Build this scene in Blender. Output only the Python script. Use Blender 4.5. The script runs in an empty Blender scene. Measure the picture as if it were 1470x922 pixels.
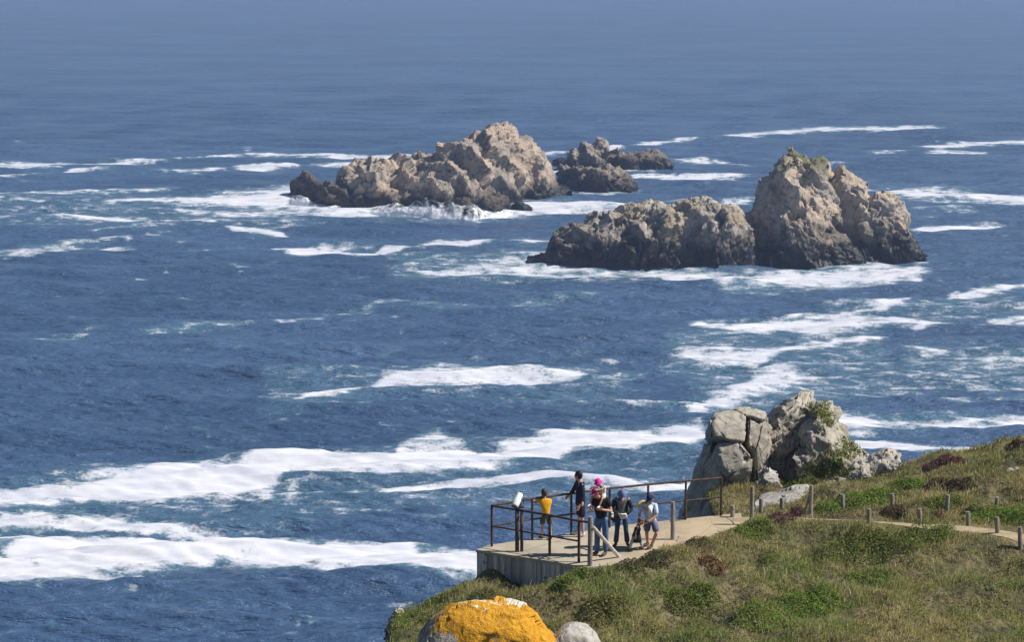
import bpy, bmesh, math, random
import numpy as np
from mathutils import Vector, Matrix
random.seed(7)
RNG = np.random.default_rng(11)
SC = bpy.context.scene
COL = SC.collection
# ------------------------------------------------------------------ camera model
F, CX, CY, CAMZ, HOR = 3315.0, 735.0, 461.0, 60.0, -80.0
PITCH = math.atan((CY - HOR) / F)
SP, CP = math.sin(PITCH), math.cos(PITCH)

def ray(px, py):
    u = (px - CX) / F; v = (CY - py) / F
    return u, CP + v * SP, -SP + v * CP
def P(px, py, z=0.0):                      # point of the plane z seen at a pixel of the photograph
    dx, dy, dz = ray(px, py); t = (z - CAMZ) / dz
    return np.array([dx * t, dy * t, z])
def PD(px, py, y):                         # point at distance y seen at that pixel
    dx, dy, dz = ray(px, py); t = y / dy
    return np.array([dx * t, y, CAMZ + dz * t])
def project(x, y, z):
    rz = z - CAMZ
    f = y * CP - rz * SP; up = y * SP + rz * CP
    return CX + F * x / f, CY - F * up / f

# ------------------------------------------------------------------ numpy noise
def _h(ix, iy, iz, s):
    n = (ix.astype(np.int64) * 374761393 + iy.astype(np.int64) * 668265263 + iz.astype(np.int64) * 2147483647 + s * 974634777) & 0xFFFFFFFF
    n = ((n ^ (n >> 13)) * 1274126177) & 0xFFFFFFFF
    n = ((n ^ (n >> 16)) * 2246822519) & 0xFFFFFFFF
    return ((n ^ (n >> 15)) & 0xFFFFFF) / float(0x1000000)
def vnoise(p, s=0):
    p = np.asarray(p, float); i = np.floor(p).astype(np.int64); f = p - i
    f = f * f * f * (f * (f * 6 - 15) + 10)
    r = 0
    for a in (0, 1):
        for b in (0, 1):
            for c in (0, 1):
                w = (f[:, 0] if a else 1 - f[:, 0]) * (f[:, 1] if b else 1 - f[:, 1]) * (f[:, 2] if c else 1 - f[:, 2])
                r = r + w * _h(i[:, 0] + a, i[:, 1] + b, i[:, 2] + c, s)
    return r * 2 - 1
def fbm(p, o=4, s=0):
    p = np.asarray(p, float); r = 0; a = 1.0; t = 0
    for k in range(o):
        r = r + a * vnoise(p * (2.03 ** k) + k * 17.3, s + k); t += a; a *= 0.5
    return r / t * 1.6
def fbm2(x, y, o=4, s=0):
    return fbm(np.stack([x, y, np.zeros_like(x) + 0.5], 1), o, s)
def worley(p, s=0):                        # nearest cell: offset vector from its point, F2-F1, four random numbers
    i = np.floor(p).astype(np.int64); n = len(p)
    F1 = np.full(n, 9.0); F2 = np.full(n, 9.0); off = np.zeros((n, 3)); rnd = np.zeros((n, 4))
    for a in (-1, 0, 1):
        for b in (-1, 0, 1):
            for c in (-1, 0, 1):
                x, y, z = i[:, 0] + a, i[:, 1] + b, i[:, 2] + c
                q = np.stack([x + _h(x, y, z, s), y + _h(x, y, z, s + 1), z + _h(x, y, z, s + 2)], 1)
                d = p - q; L = np.sqrt((d * d).sum(1))
                m = L < F1
                F2 = np.where(m, F1, np.minimum(F2, L)); F1 = np.where(m, L, F1)
                off[m] = d[m]
                for k in range(4): rnd[m, k] = _h(x, y, z, s + 5 + k)[m]
    return off, F2 - F1, rnd
def facets(p, L, amp, s=0, crack=0.35, tilt=1.0, A=None):
    q = p if A is None else p @ A.T
    L = np.asarray(L, float)
    q = q / L + fbm(q / (L * 1.7), 2, s + 40)[:, None] * 0.25
    off, e, r = worley(q, s)
    n = (r[:, 1:4] * 2 - 1) * tilt
    d = (r[:, 0] - 0.5) * 0.9 + (off * n).sum(1)
    return amp * (d - crack * np.exp(-e / 0.06))

# ------------------------------------------------------------------ objects
def tag(o, label=None, cat=None, group=None, kind=None):
    if label: o['label'] = label
    if cat: o['category'] = cat
    if group: o['group'] = group
    if kind: o['kind'] = kind
    return o
def link(name, me, mat=None, parent=None, smooth=False):
    o = bpy.data.objects.new(name, me); COL.objects.link(o)
    if mat and not me.materials: me.materials.append(mat)
    if parent: o.parent = parent
    if smooth and hasattr(me, 'polygons'):
        me.polygons.foreach_set('use_smooth', np.ones(len(me.polygons), bool))
    return o
def empty(name, loc=(0, 0, 0), rz=0):
    o = bpy.data.objects.new(name, None); COL.objects.link(o)
    o.location = loc; o.rotation_euler = (0, 0, rz); o.empty_display_size = 0.2
    return o
def mesh_np(name, V, Fq):
    V = np.asarray(V, np.float32); Fq = np.asarray(Fq, np.int32)
    me = bpy.data.meshes.new(name); k = Fq.shape[1]
    me.vertices.add(len(V)); me.vertices.foreach_set('co', V.ravel())
    me.loops.add(Fq.size); me.loops.foreach_set('vertex_index', Fq.ravel())
    me.polygons.add(len(Fq)); me.polygons.foreach_set('loop_start', np.arange(len(Fq), dtype=np.int32) * k)
    me.update(calc_edges=True); me.validate()
    return me
def grid_faces(nr, nc, o=0):
    r, c = np.meshgrid(np.arange(nr - 1), np.arange(nc - 1), indexing='ij')
    a = (r * nc + c).ravel() + o
    return np.stack([a, a + 1, a + nc + 1, a + nc], 1)
def attr(me, name, val):
    a = me.attributes.new(name, 'FLOAT', 'POINT'); a.data.foreach_set('value', np.asarray(val, np.float32).ravel())
def attr_col(me, name, rgb):
    a = me.attributes.new(name, 'FLOAT_COLOR', 'POINT')
    c = np.ones((len(rgb), 4), np.float32); c[:, :3] = rgb
    a.data.foreach_set('color', c.ravel())
class MB:
    """collects shapes into one mesh"""
    def __init__(s): s.bm = bmesh.new()
    def box(s, c, d, rz=0, bevel=0.0, M=None):
        r = bmesh.ops.create_cube(s.bm, size=1)
        T = Matrix.Translation(c) @ Matrix.Rotation(rz, 4, 'Z') @ Matrix.Diagonal((d[0], d[1], d[2], 1))
        if M is not None: T = M @ T
        bmesh.ops.transform(s.bm, matrix=T, verts=r['verts'])
        if bevel:
            e = list({e for v in r['verts'] for e in v.link_edges})
            bmesh.ops.bevel(s.bm, geom=e, offset=bevel, segments=2, affect='EDGES')
        return s
    def tube(s, pts, r, n=10, cap=True):
        pts = [Vector(p) for p in pts]
        rs = r if isinstance(r, (list, tuple)) else [r] * len(pts)
        rings = []
        for i, p in enumerate(pts):
            t = (pts[min(i + 1, len(pts) - 1)] - pts[max(i - 1, 0)]).normalized()
            u = t.cross(Vector((0, 0, 1)) if abs(t.z) < 0.95 else Vector((1, 0, 0))).normalized(); w = t.cross(u)
            rings.append([s.bm.verts.new(p + (u * math.cos(a) + w * math.sin(a)) * rs[i]) for a in (2 * math.pi * k / n for k in range(n))])
        for a, b in zip(rings, rings[1:]):
            for k in range(n): s.bm.faces.new((a[k], a[(k + 1) % n], b[(k + 1) % n], b[k]))
        if cap:
            s.bm.faces.new(rings[0]); s.bm.faces.new(rings[-1])
        return s
    def ball(s, c, r, M=None, u=16, v=10):
        q = bmesh.ops.create_uvsphere(s.bm, u_segments=u, v_segments=v, radius=1)
        T = Matrix.Translation(c) @ (M.to_4x4() if M is not None else Matrix()) @ Matrix.Diagonal((r[0], r[1], r[2], 1))
        bmesh.ops.transform(s.bm, matrix=T, verts=q['verts']); return q['verts']
    def prism(s, poly, z0, z1):
        a = [s.bm.verts.new((p[0], p[1], z1)) for p in poly]; b = [s.bm.verts.new((p[0], p[1], z0)) for p in poly]
        s.bm.faces.new(a); s.bm.faces.new(b[::-1])
        n = len(poly)
        for i in range(n): s.bm.faces.new((a[i], b[i], b[(i + 1) % n], a[(i + 1) % n]))
        return s
    def mesh(s, name):
        bmesh.ops.recalc_face_normals(s.bm, faces=s.bm.faces)
        me = bpy.data.meshes.new(name); s.bm.to_mesh(me); s.bm.free(); return me
    def build(s, name, mat, parent=None, smooth=False):
        return link(name, s.mesh(name), mat, parent, smooth)

# ------------------------------------------------------------------ materials
class NT:
    def __init__(s, name):
        s.m = bpy.data.materials.new(name); s.m.use_nodes = True; s.t = s.m.node_tree
        s.b = s.t.nodes['Principled BSDF']; s.out = s.t.nodes['Material Output']
        s.b.inputs['Specular IOR Level'].default_value = 0.25
    def n(s, typ, ins=None, **kw):
        o = s.t.nodes.new(typ)
        for k, v in kw.items(): setattr(o, k, v)
        for k, v in (ins or {}).items(): s.set(o.inputs[k], v)
        return o
    def set(s, sock, v):
        if hasattr(v, 'is_output') or hasattr(v, 'links'): s.t.links.new(v, sock)
        else:
            if isinstance(v, tuple) and len(v) == 3 and sock.type == 'RGBA': v = (*v, 1)
            sock.default_value = v
    def pos(s):
        if not hasattr(s, '_p'): s._p = s.n('ShaderNodeNewGeometry')
        return s._p.outputs['Position']
    def normal(s): s.pos(); return s._p.outputs['Normal']
    def sep(s, v):
        return s.n('ShaderNodeSeparateXYZ', {0: v}).outputs
    def mapv(s, v, scale=(1, 1, 1), rot=(0, 0, 0)):
        return s.n('ShaderNodeMapping', {'Vector': v, 'Scale': scale, 'Rotation': rot}).outputs[0]
    def noise(s, sc=1, det=4, rough=0.55, v=None, dist=0.0):
        o = s.n('ShaderNodeTexNoise', {'Vector': v if v is not None else s.pos(), 'Scale': sc, 'Detail': det, 'Roughness': rough, 'Distortion': dist})
        return o.outputs['Fac']
    def vor(s, sc=1, v=None, feature='F1', out='Distance'):
        o = s.n('ShaderNodeTexVoronoi', {'Vector': v if v is not None else s.pos(), 'Scale': sc}, feature=feature); return o.outputs[out]
    def math(s, op, a, b=0.0, c=0.0, clamp=False):
        o = s.n('ShaderNodeMath', operation=op, use_clamp=clamp)
        s.set(o.inputs[0], a); s.set(o.inputs[1], b)
        if len(o.inputs) > 2: s.set(o.inputs[2], c)
        return o.outputs[0]
    def step(s, v, a, b, lo=0.0, hi=1.0):
        return s.n('ShaderNodeMapRange', {'Value': v, 'From Min': a, 'From Max': b, 'To Min': lo, 'To Max': hi}, interpolation_type='SMOOTHSTEP').outputs[0]
    def mix(s, f, a, b):
        o = s.n('ShaderNodeMix', data_type='RGBA')
        s.set(o.inputs[0], f); s.set(o.inputs[6], a); s.set(o.inputs[7], b); return o.outputs[2]
    def attr(s, name, out='Fac'): return s.n('ShaderNodeAttribute', attribute_name=name).outputs[out]
    def bump(s, h, strength=0.5, dist=0.1, nrm=None):
        ins = {'Height': h, 'Strength': strength, 'Distance': dist}
        if nrm is not None: ins['Normal'] = nrm
        return s.n('ShaderNodeBump', ins).outputs[0]
    def fin(s, color=None, rough=None, normal=None):
        if color is not None: s.set(s.b.inputs['Base Color'], color)
        if rough is not None: s.set(s.b.inputs['Roughness'], rough)
        if normal is not None: s.set(s.b.inputs['Normal'], normal)
        return s.m

def simple_mat(name, c, rough=0.7, var=0.25, sc=8.0, metal=0.0, bump=0.0):
    t = NT(name); c = np.array(c)
    n = t.noise(sc, 4)
    col = t.mix(t.step(n, 0.3, 0.7), tuple(c * (1 - var)), tuple(np.minimum(c * (1 + var), 0.95)))
    t.b.inputs['Metallic'].default_value = metal
    return t.fin(col, rough, t.bump(n, bump, 0.02) if bump else None)

def rock_mat(name, light, mid, dark, tide=None, scale=1.0, lichen=None, green=0.0, warm=None, crust=None):
    """scale: metres of the largest colour patches. tide: height of the black wet band above the sea."""
    t = NT(name)
    n1 = t.noise(0.35 / scale, 6, 0.62); n2 = t.noise(1.6 / scale, 6, 0.65); n3 = t.noise(7.0 / scale, 4, 0.6)
    col = t.mix(t.step(n1, 0.36, 0.62), mid, light)
    col = t.mix(t.step(n2, 0.48, 0.68, 0.0, 0.6), col, dark)
    if warm: col = t.mix(t.step(t.noise(0.22 / scale, 4, 0.5, t.mapv(t.pos(), (1, 1, 1), (0.3, 0.5, 1.1))), 0.47, 0.6, 0, 0.8), col, warm)
    col = t.mix(t.step(n3, 0.56, 0.74, 0.0, 0.35), col, dark)
    vd = t.vor(0.55 / scale, t.mapv(t.pos(), (1.5, 1.0, 0.45), (0.2, 0.6, 0.3)), 'DISTANCE_TO_EDGE')
    fis = t.step(vd, 0.0, 0.025, 0.6, 0.0)
    col = t.mix(fis, col, tuple(np.array(dark) * 0.6))
    z = t.sep(t.pos())[2]; nz = t.sep(t.normal())[2]
    if green:
        g = t.math('ADD', t.math('MULTIPLY', nz, 0.35), t.noise(0.5 / scale, 5))
        g = t.math('MULTIPLY', t.step(g, 0.6, 0.78), t.step(z, green - 4, green + 1))
        col = t.mix(g, col, (0.115, 0.115, 0.035))
    if lichen:
        lz, lcol, amt = lichen
        l = t.math('ADD', t.noise(1.1 / scale, 6, 0.65), t.math('MULTIPLY', nz, 0.18))
        l = t.math('MULTIPLY', t.step(l, 0.72 - amt, 0.78 - amt), t.step(z, lz - 0.5, lz + 0.4))
        col = t.mix(l, col, lcol)
    if crust: col = t.mix(t.step(t.noise(3.2 / scale, 5, 0.7), 0.6, 0.66), col, crust)
    rough = 0.85
    if tide:
        zz = t.math('ADD', z, t.math('MULTIPLY', t.math('SUBTRACT', t.noise(0.3, 4), 0.5), tide * 2.4))
        band = t.step(zz, tide * 0.75, tide * 1.25, 1.0, 0.0)
        brown = t.step(zz, tide * 1.0, tide * 2.2, 0.6, 0.0)
        col = t.mix(brown, col, (0.050, 0.038, 0.028))
        col = t.mix(band, col, (0.018, 0.016, 0.015))
        rough = t.math('SUBTRACT', 0.85, t.math('MULTIPLY', band, 0.4))
    h = t.math('ADD', t.math('MULTIPLY', n2, 0.6), t.math('ADD', t.math('MULTIPLY', n3, 0.3), t.math('MULTIPLY', fis, -0.25)))
    return t.fin(col, rough, t.bump(h, 0.45, 0.35 * scale))

# ------------------------------------------------------------------ light, world, camera
SUN_DIR = Vector((1.0, -0.03, 0)).normalized()
ELEV = math.radians(47)
sun_v = Vector((SUN_DIR.x * math.cos(ELEV), SUN_DIR.y * math.cos(ELEV), math.sin(ELEV)))
L = bpy.data.lights.new('sun', 'SUN'); L.energy = 5.0; L.angle = math.radians(0.5); L.color = (1.0, 0.955, 0.88)
so = bpy.data.objects.new('sun', L); COL.objects.link(so); so.location = (60, -40, 160)
so.rotation_euler = sun_v.to_track_quat('Z', 'Y').to_euler()
w = bpy.data.worlds.new('World'); SC.world = w; w.use_nodes = True
sky = w.node_tree.nodes.new('ShaderNodeTexSky'); sky.sky_type = 'NISHITA'; sky.sun_disc = False
sky.sun_elevation = ELEV; sky.sun_rotation = math.atan2(sun_v.x, sun_v.y)
sky.air_density = 1.0; sky.dust_density = 0.1; sky.ozone_density = 3.0; sky.altitude = 50
bg = w.node_tree.nodes['Background']; bg.inputs[1].default_value = 0.06
w.node_tree.links.new(sky.outputs[0], bg.inputs[0])
cam = bpy.data.cameras.new('camera'); co = bpy.data.objects.new('camera', cam); COL.objects.link(co)
cam.sensor_fit = 'HORIZONTAL'; cam.sensor_width = 36; cam.lens = 36 * F / 1470; cam.clip_start = 0.5; cam.clip_end = 90000
co.location = (0, 0, CAMZ); co.rotation_euler = (math.pi / 2 - PITCH, 0, 0)
SC.camera = co
SC.view_settings.view_transform = 'Standard'; SC.view_settings.look = 'None'
SC.view_settings.exposure = 0.3; SC.view_settings.gamma = 1.0; SC.view_settings.use_curve_mapping = False
SC.cycles.max_bounces = 5; SC.cycles.diffuse_bounces = 2; SC.cycles.glossy_bounces = 2; SC.cycles.transparent_max_bounces = 6
SC.cycles.use_denoising = True; SC.cycles.use_adaptive_sampling = False; SC.cycles.sample_clamp_direct = 6.0; SC.cycles.sample_clamp_indirect = 3.0
SC.cycles.caustics_reflective = False; SC.cycles.caustics_refractive = False

# ================================================================== SEA
# each streak of foam: (px, upper edge, lower edge) along its length, density
FOAM = [
 ([(-80,232,241),(0,232,241),(70,233,241),(150,231,238),(235,229,233)],1.0),
 ([(245,229,231),(300,223,229),(338,220,225)],.95),
 ([(340,219,222),(380,219,226),(460,220,227),(520,224,231),(580,226,231),(625,228,231)],1.0),
 ([(-60,248,256),(0,248,256),(60,247,254),(110,243,249),(155,240,244)],.9),
 ([(222,241,247),(270,242,248),(315,240,245)],.8), ([(262,246,253),(290,247,254)],.6),
 ([(340,239,244),(400,238,244),(440,233,240),(490,233,240),(545,236,242)],.95),
 ([(-60,275,282),(0,275,282),(80,274,281),(160,272,279),(210,270,277),(245,270,274)],.72),
 ([(-60,283,290),(0,283,291),(50,284,293),(80,289,298),(110,297,302)],.8),
 ([(150,286,292),(220,282,292),(280,278,298),(330,275,302),(380,268,308),(420,262,312),(460,272,314),(500,288,317),(560,294,319),(620,294,321),(680,298,318),(720,294,318),(760,284,316),(800,286,312),(840,288,307),(900,289,303),(950,291,297)],.95),
 ([(330,279,290),(380,272,300),(420,268,305),(470,282,310),(560,296,314),(640,298,316)],1.1),
 ([(70,309,313),(130,308,318),(200,311,321),(250,316,322),(330,316,320)],.85),
 ([(240,303,310),(340,303,311),(420,300,311),(520,306,316)],.72),
 ([(130,330,334),(180,322,331),(240,320,327)],.5),
 ([(325,325,330),(350,321,341),(380,326,341),(412,336,340)],.9), ([(380,323,327),(440,320,326)],.55),
 ([(-40,358,368),(0,357,368),(60,350,366),(110,346,356),(160,343,350),(240,330,337)],.55),
 ([(0,364,372),(60,358,369),(120,354,362),(180,350,358)],.66),
 ([(245,356,360),(310,357,362)],.62),
 ([(340,353,359),(380,352,360),(420,355,366),(480,356,367),(540,356,365),(580,353,360),(640,346,354),(700,344,350),(745,344,348)],.92),
 ([(740,343,352),(795,344,351)],.7),
 ([(595,392,397),(640,382,404),(700,368,406),(760,358,406),(800,362,404),(850,386,404),(900,388,399),(960,388,396)],.64),
 ([(740,386,402),(800,388,405),(850,390,402)],.75),
 ([(900,388,400),(940,385,400),(980,388,410),(1040,392,421),(1100,386,422),(1180,382,420),(1260,376,415),(1310,378,406),(1340,384,398)],.86),
 ([(1000,396,412),(1080,396,416),(1180,390,412),(1270,388,404)],.95),
 ([(760,222,225),(860,212,217),(940,202,209),(1000,196,202),(1060,192,199),(1120,186,194),(1180,182,190),(1260,180,189),(1345,181,188)],.88),
 ([(1315,207,211),(1345,206,216),(1400,203,210),(1480,199,208)],.9), ([(1335,212,222),(1410,218,223)],.75),
 ([(1245,214,222),(1300,215,221)],.62), ([(1170,236,240),(1220,236,239)],.6),
 ([(1245,270,277),(1310,268,290),(1370,272,291),(1430,277,294),(1500,281,296)],1.05),
 ([(1300,296,302),(1400,298,306)],.45),
 ([(1305,328,332),(1340,323,333),(1400,321,331),(1436,322,329)],1.05),
 ([(905,252,257),(960,252,258),(1000,250,258),(1066,249,257)],1.0),
 ([(955,227,231),(1020,230,234),(1090,238,241)],.75), ([(782,243,253),(815,239,250)],.85), ([(860,243,248),(950,243,247)],.8),
 ([(805,278,282),(870,274,280),(915,272,277)],.7), ([(1030,290,297),(1078,285,293)],.75), ([(945,286,291),(1010,285,290)],.6),
 ([(1300,378,384),(1345,372,380)],.6),
 ([(30,482,496),(90,472,490),(140,466,478)],.4),
 ([(210,470,484),(300,462,476),(400,458,468),(460,450,462),(520,437,447),(560,430,438),(610,428,434)],.46),
 ([(320,398,403),(410,394,402)],.42), ([(500,398,404),(540,396,402)],.45), ([(580,425,450),(700,430,445),(860,420,432)],.33),
 ([(425,570,576),(480,561,573),(530,549,567),(545,538,564),(570,530,560),(620,523,554),(680,521,556),(740,525,556),(790,530,553),(842,534,544)],.9),
 ([(840,538,550),(930,538,544)],.5), ([(500,578,590),(545,570,582)],.42), ([(380,595,602),(420,596,602)],.4),
 ([(1000,462,472),(1040,460,482),(1100,461,486),(1160,458,478),(1240,457,474),(1320,464,476),(1380,465,473),(1440,455,470),(1500,448,466)],.96),
 ([(1090,470,478),(1160,450,460),(1220,442,453),(1270,434,448),(1310,428,434)],.78), ([(1360,422,428),(1420,414,424),(1500,402,412)],.85),
 ([(1340,440,446),(1450,438,444)],.5), ([(1180,462,470),(1290,452,460)],.55),
 ([(970,500,512),(1020,498,530),(1080,498,536),(1130,492,512),(1200,486,498),(1280,482,490)],.92),
 ([(985,580,592),(1040,560,590),(1080,530,578),(1130,520,564),(1180,535,550)],.82), ([(1130,540,556),(1210,536,548)],.5),
 ([(815,570,586),(900,578,590),(960,575,590),(1020,570,586)],.52), ([(780,598,606),(840,592,602)],.42), ([(700,602,608),(740,602,610)],.4),
 ([(1310,498,515),(1365,504,518)],.62), ([(1385,512,520),(1430,503,536),(1500,506,532)],.86), ([(1375,543,562),(1440,552,572)],.55),
 ([(1270,564,572),(1390,570,582)],.52), ([(1200,520,530),(1300,530,545)],.36), ([(1400,572,584),(1500,568,580)],.45),
 ([(-90,698,738),(0,695,735),(60,692,734),(100,690,730),(200,674,726),(230,662,726),(330,658,720),(380,649,704),(420,646,686),(500,647,682),(560,648,683),(620,644,681),(680,652,681),(720,634,674),(780,623,666),(820,616,650),(880,617,648),(940,615,642),(1010,609,634)],1.25),
 ([(560,640,654),(600,622,654),(640,613,654),(685,635,654)],.66), ([(190,668,690),(260,655,690),(330,650,680)],.62), ([(300,648,668),(420,640,660)],.4),
 ([(860,636,652),(940,634,648),(1000,628,646)],.7),
 ([(330,700,722),(380,690,730),(430,686,700)],.6), ([(240,718,735),(330,722,738),(420,716,730)],.4),
 ([(400,712,722),(430,705,721),(500,696,713),(560,690,711),(640,686,703),(720,682,699),(800,682,694),(880,687,697),(960,690,706),(1010,690,704)],1.1),
 ([(-90,784,832),(0,782,842),(40,768,840),(100,764,831),(180,764,824),(260,764,819),(350,764,817),(450,769,816),(550,774,823),(620,778,830),(700,782,832)],1.35),
 ([(-90,732,790),(0,733,790),(60,731,772),(150,738,772),(250,750,774),(340,760,774)],.86),
 ([(-60,742,762),(0,742,760),(120,742,758)],.9),
 ([(-60,760,768),(0,759,768),(60,760,769),(130,763,771),(240,767,773)],-.7),
 ([(-60,784,794),(0,787,797),(40,794,822),(62,808,824)],-.55),
 ([(1185,588,624),(1240,591,628),(1300,596,622),(1360,597,616),(1430,595,613),(1500,593,611)],1.02),
 ([(1195,624,642),(1260,633,656),(1330,640,660),(1400,643,660),(1480,645,656)],1.15),
 ([(950,470,545),(1100,462,566),(1270,458,545)],.33), ([(990,540,602),(1150,520,588),(1320,515,575)],.32), ([(1290,490,562),(1500,488,574)],.34), ([(1160,432,484),(1500,408,462)],.30),
 ([(-60,268,332),(250,274,336),(420,258,332),(500,280,325)],.30), ([(560,356,408),(760,350,410),(960,385,412)],.36), ([(380,525,600),(600,515,575),(900,520,600)],.24), ([(-80,690,800),(300,650,780),(760,615,720),(1010,605,720)],.26),
]
def build_sea():
    pxs = np.concatenate([np.array([-9000, -5000, -3000, -1800, -1000, -600, -350, -200]), np.arange(-120, 1592, 2.4), np.array([1650, 1800, 2100, 2600, 3400, 5000, 8000, 11000])])
    pys = np.concatenate([np.array([30000, 12000, 7000, 4500, 3000, 2200, 1700, 1350, 1150, 1050]), np.arange(1000, -60, -1.25), np.array([-64, -68, -71, -73.5, -75.5, -77, -78])])
    A, B = np.meshgrid(pys, pxs, indexing='ij')
    py, px = A.ravel(), B.ravel()
    dx, dy, dz = (px - CX) / F, CP + (CY - py) / F * SP, -SP + (CY - py) / F * CP
    t = -CAMZ / dz
    x, y = dx * t, dy * t
    # swell and chop; waves too short for the local spacing of the sheet are left to the bump
    space = np.maximum(1.25 / 1.0 * t * t / (CAMZ * F), 2.4 * t / F)
    z = np.zeros_like(x)
    for k in range(46):
        lam = 1.6 * (22 / 1.6) ** (k / 45.0)
        th = math.radians(268 + RNG.normal() * 19); a = 0.0175 * lam ** 0.80 * RNG.uniform(.6, 1.2)
        ph = RNG.uniform(0, 6.28)
        fade = np.clip((lam / space - 2.2) / 2.0, 0, 1)
        q = 2 * math.pi / lam * (x * math.cos(th) + y * math.sin(th)) + ph + 0.9 * np.sin(2 * math.pi / (lam * 5.3) * (x * math.sin(th + .4) - y * math.cos(th + .4)) + k)
        z += fade * a * np.sin(q)
    fine = (px > -125) & (px < 1600) & (py < 1005) & (py > 150)
    idx = np.where(fine)[0]
    X, Y = x[idx], y[idx]
    wx = fbm2(X / 14, Y / 14, 3, 3); wy = fbm2(X / 7, Y / 7, 4, 9)
    sc = (py[idx] + 80) / 900.0
    qx = px[idx] + wx * 20 * sc ** 0.5; qy = py[idx] + wy * 6.0 * sc ** 1.1 + fbm2(X / 2.2, Y / 2.2, 2, 21) * 3.0 * sc
    f = np.zeros(len(idx))
    for pts, d in FOAM:
        a = np.array(pts, float)
        m = (qx > a[0, 0] - 22) & (qx < a[-1, 0] + 22) & (qy > a[:, 1].min() - 6) & (qy < a[:, 2].max() + 6)
        if not m.any(): continue
        u, v = qx[m], qy[m]
        yt = np.interp(u, a[:, 0], a[:, 1]); yb = np.interp(u, a[:, 0], a[:, 2])
        hh = (yb - yt) / 2; c = (yt + yb) / 2
        e = 1 - np.abs(v - c) / np.maximum(hh, .5)
        soft = np.minimum(np.maximum(hh * 0.85, 1.8), 13.0)
        e = e * np.maximum(hh, 1.0) / soft
        end = np.clip(np.minimum(u - a[0, 0] + 22, a[-1, 0] + 22 - u) / 34, 0, 1)
        s = np.clip(e * 0.72 + 0.28, 0, 1)
        val = s * end
        if d > 0: f[m] = np.maximum(f[m], (d + (.10 if d < 1.0 else 0)) * val)
        else: f[m] = f[m] + d * val
    for k in range(420):                  # small flecks of broken foam
        v = 200 + 720 * RNG.random() ** 1.0; u = RNG.uniform(-60, 1530); wd = RNG.uniform(5, 26) * (0.4 + (v + 80) / 900); hh = RNG.uniform(.7, 2.2) * (0.3 + (v + 80) / 800)
        m = (np.abs(qx - u) < wd) & (np.abs(qy - v) < hh * 2)
        e = 1 - ((qx[m] - u) / wd) ** 2 - ((qy[m] - v) / (hh * 2)) ** 2
        f[m] = np.maximum(f[m], np.clip(e, 0, 1) * RNG.uniform(.25, .5))
    foam = np.zeros_like(x); foam[idx] = np.clip(f, 0, 1.3)
    z = z + np.clip(foam, 0, 1) * 0.05 * (fbm2(x / 2.6, y / 1.3, 3, 31) + 2) * (y < 700)
    me = mesh_np('sea', np.stack([x, y, z], 1), grid_faces(len(pys), len(pxs))[:, ::-1] if False else grid_faces(len(pys), len(pxs)))
    attr(me, 'foam', foam)
    t = NT('sea_water')
    pos = t.pos()
    fo = t.attr('foam')
    a1 = t.noise(0.55, 8, 0.66, t.mapv(pos, (0.55, 1, 1))); a2 = t.noise(0.10, 4, 0.55, t.mapv(pos, (0.7, 1, 1)))
    a3 = t.noise(2.6, 4, 0.6)
    v = t.math('ADD', fo, t.math('MULTIPLY', t.math('SUBTRACT', a1, 0.5), 2.1))
    v = t.math('ADD', v, t.math('MULTIPLY', t.math('SUBTRACT', a2, 0.5), 0.55))
    v = t.math('ADD', v, t.math('MULTIPLY', t.math('SUBTRACT', a3, 0.5), 0.7))
    mask = t.math('MULTIPLY', t.step(v, 0.38, 1.02), t.step(fo, 0.02, 0.3))
    # water
    body = t.mix(t.step(t.noise(0.02, 4, 0.5, t.mapv(pos, (0.6, 1, 1))), 0.35, 0.65), (0.043, 0.087, 0.172), (0.059, 0.113, 0.215))
    body = t.mix(t.step(fo, 0.05, 0.75, 0, 0.75), body, (0.085, 0.195, 0.255))
    c1 = t.noise(0.16, 5, 0.6, t.mapv(pos, (0.30, 1.0, 1), (0, 0, 0.04)), 0.2)
    c2 = t.noise(0.9, 5, 0.62, t.mapv(pos, (0.32, 1.0, 1), (0, 0, -0.03)), 0.2)
    c3 = t.noise(0.045, 3, 0.5, t.mapv(pos, (0.5, 1.0, 1)))
    h = t.math('ADD', t.math('MULTIPLY', c1, 2.0), t.math('ADD', t.math('MULTIPLY', c2, 1.0), t.math('MULTIPLY', c3, 1.0)))
    v1 = t.n('ShaderNodeTexNoise', {'Vector': t.mapv(pos, (0.3, 1, 1)), 'Scale': 1.1, 'Detail': 3.0, 'Roughness': 0.6}).outputs['Color']
    v2 = t.n('ShaderNodeTexNoise', {'Vector': t.mapv(pos, (0.24, 1, 1)), 'Scale': 0.3, 'Detail': 4.0, 'Roughness': 0.55}).outputs['Color']
    def vm(op, a, b): 
        o = t.n('ShaderNodeVectorMath', operation=op); t.set(o.inputs[0], a); t.set(o.inputs[1], b); return o.outputs[0]
    w1 = vm('MULTIPLY', vm('SUBTRACT', v1, (.5, .5, .5)), (0.5, 1.4, 0.0)); w2 = vm('MULTIPLY', vm('SUBTRACT', v2, (.5, .5, .5)), (0.2, 0.75, 0.0))
    rip = vm('NORMALIZE', vm('ADD', vm('ADD', w1, w2), t.normal()), (0, 0, 0))
    nb = t.bump(h, 1.0, 1.1, rip)
    t.b.inputs['IOR'].default_value = 1.33; t.b.inputs['Specular IOR Level'].default_value = 0.5
    t.fin(body, 0.28, nb)
    fm = t.n('ShaderNodeBsdfDiffuse', {'Color': t.mix(t.step(t.noise(0.5, 6, 0.62, t.mapv(pos, (0.22, 1, 1))), 0.36, 0.62), (0.53, 0.54, 0.615), (0.685, 0.685, 0.72)), 'Normal': t.bump(t.math('ADD', a1, t.math('MULTIPLY', a3, 0.35)), 0.2, 0.4)})
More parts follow.
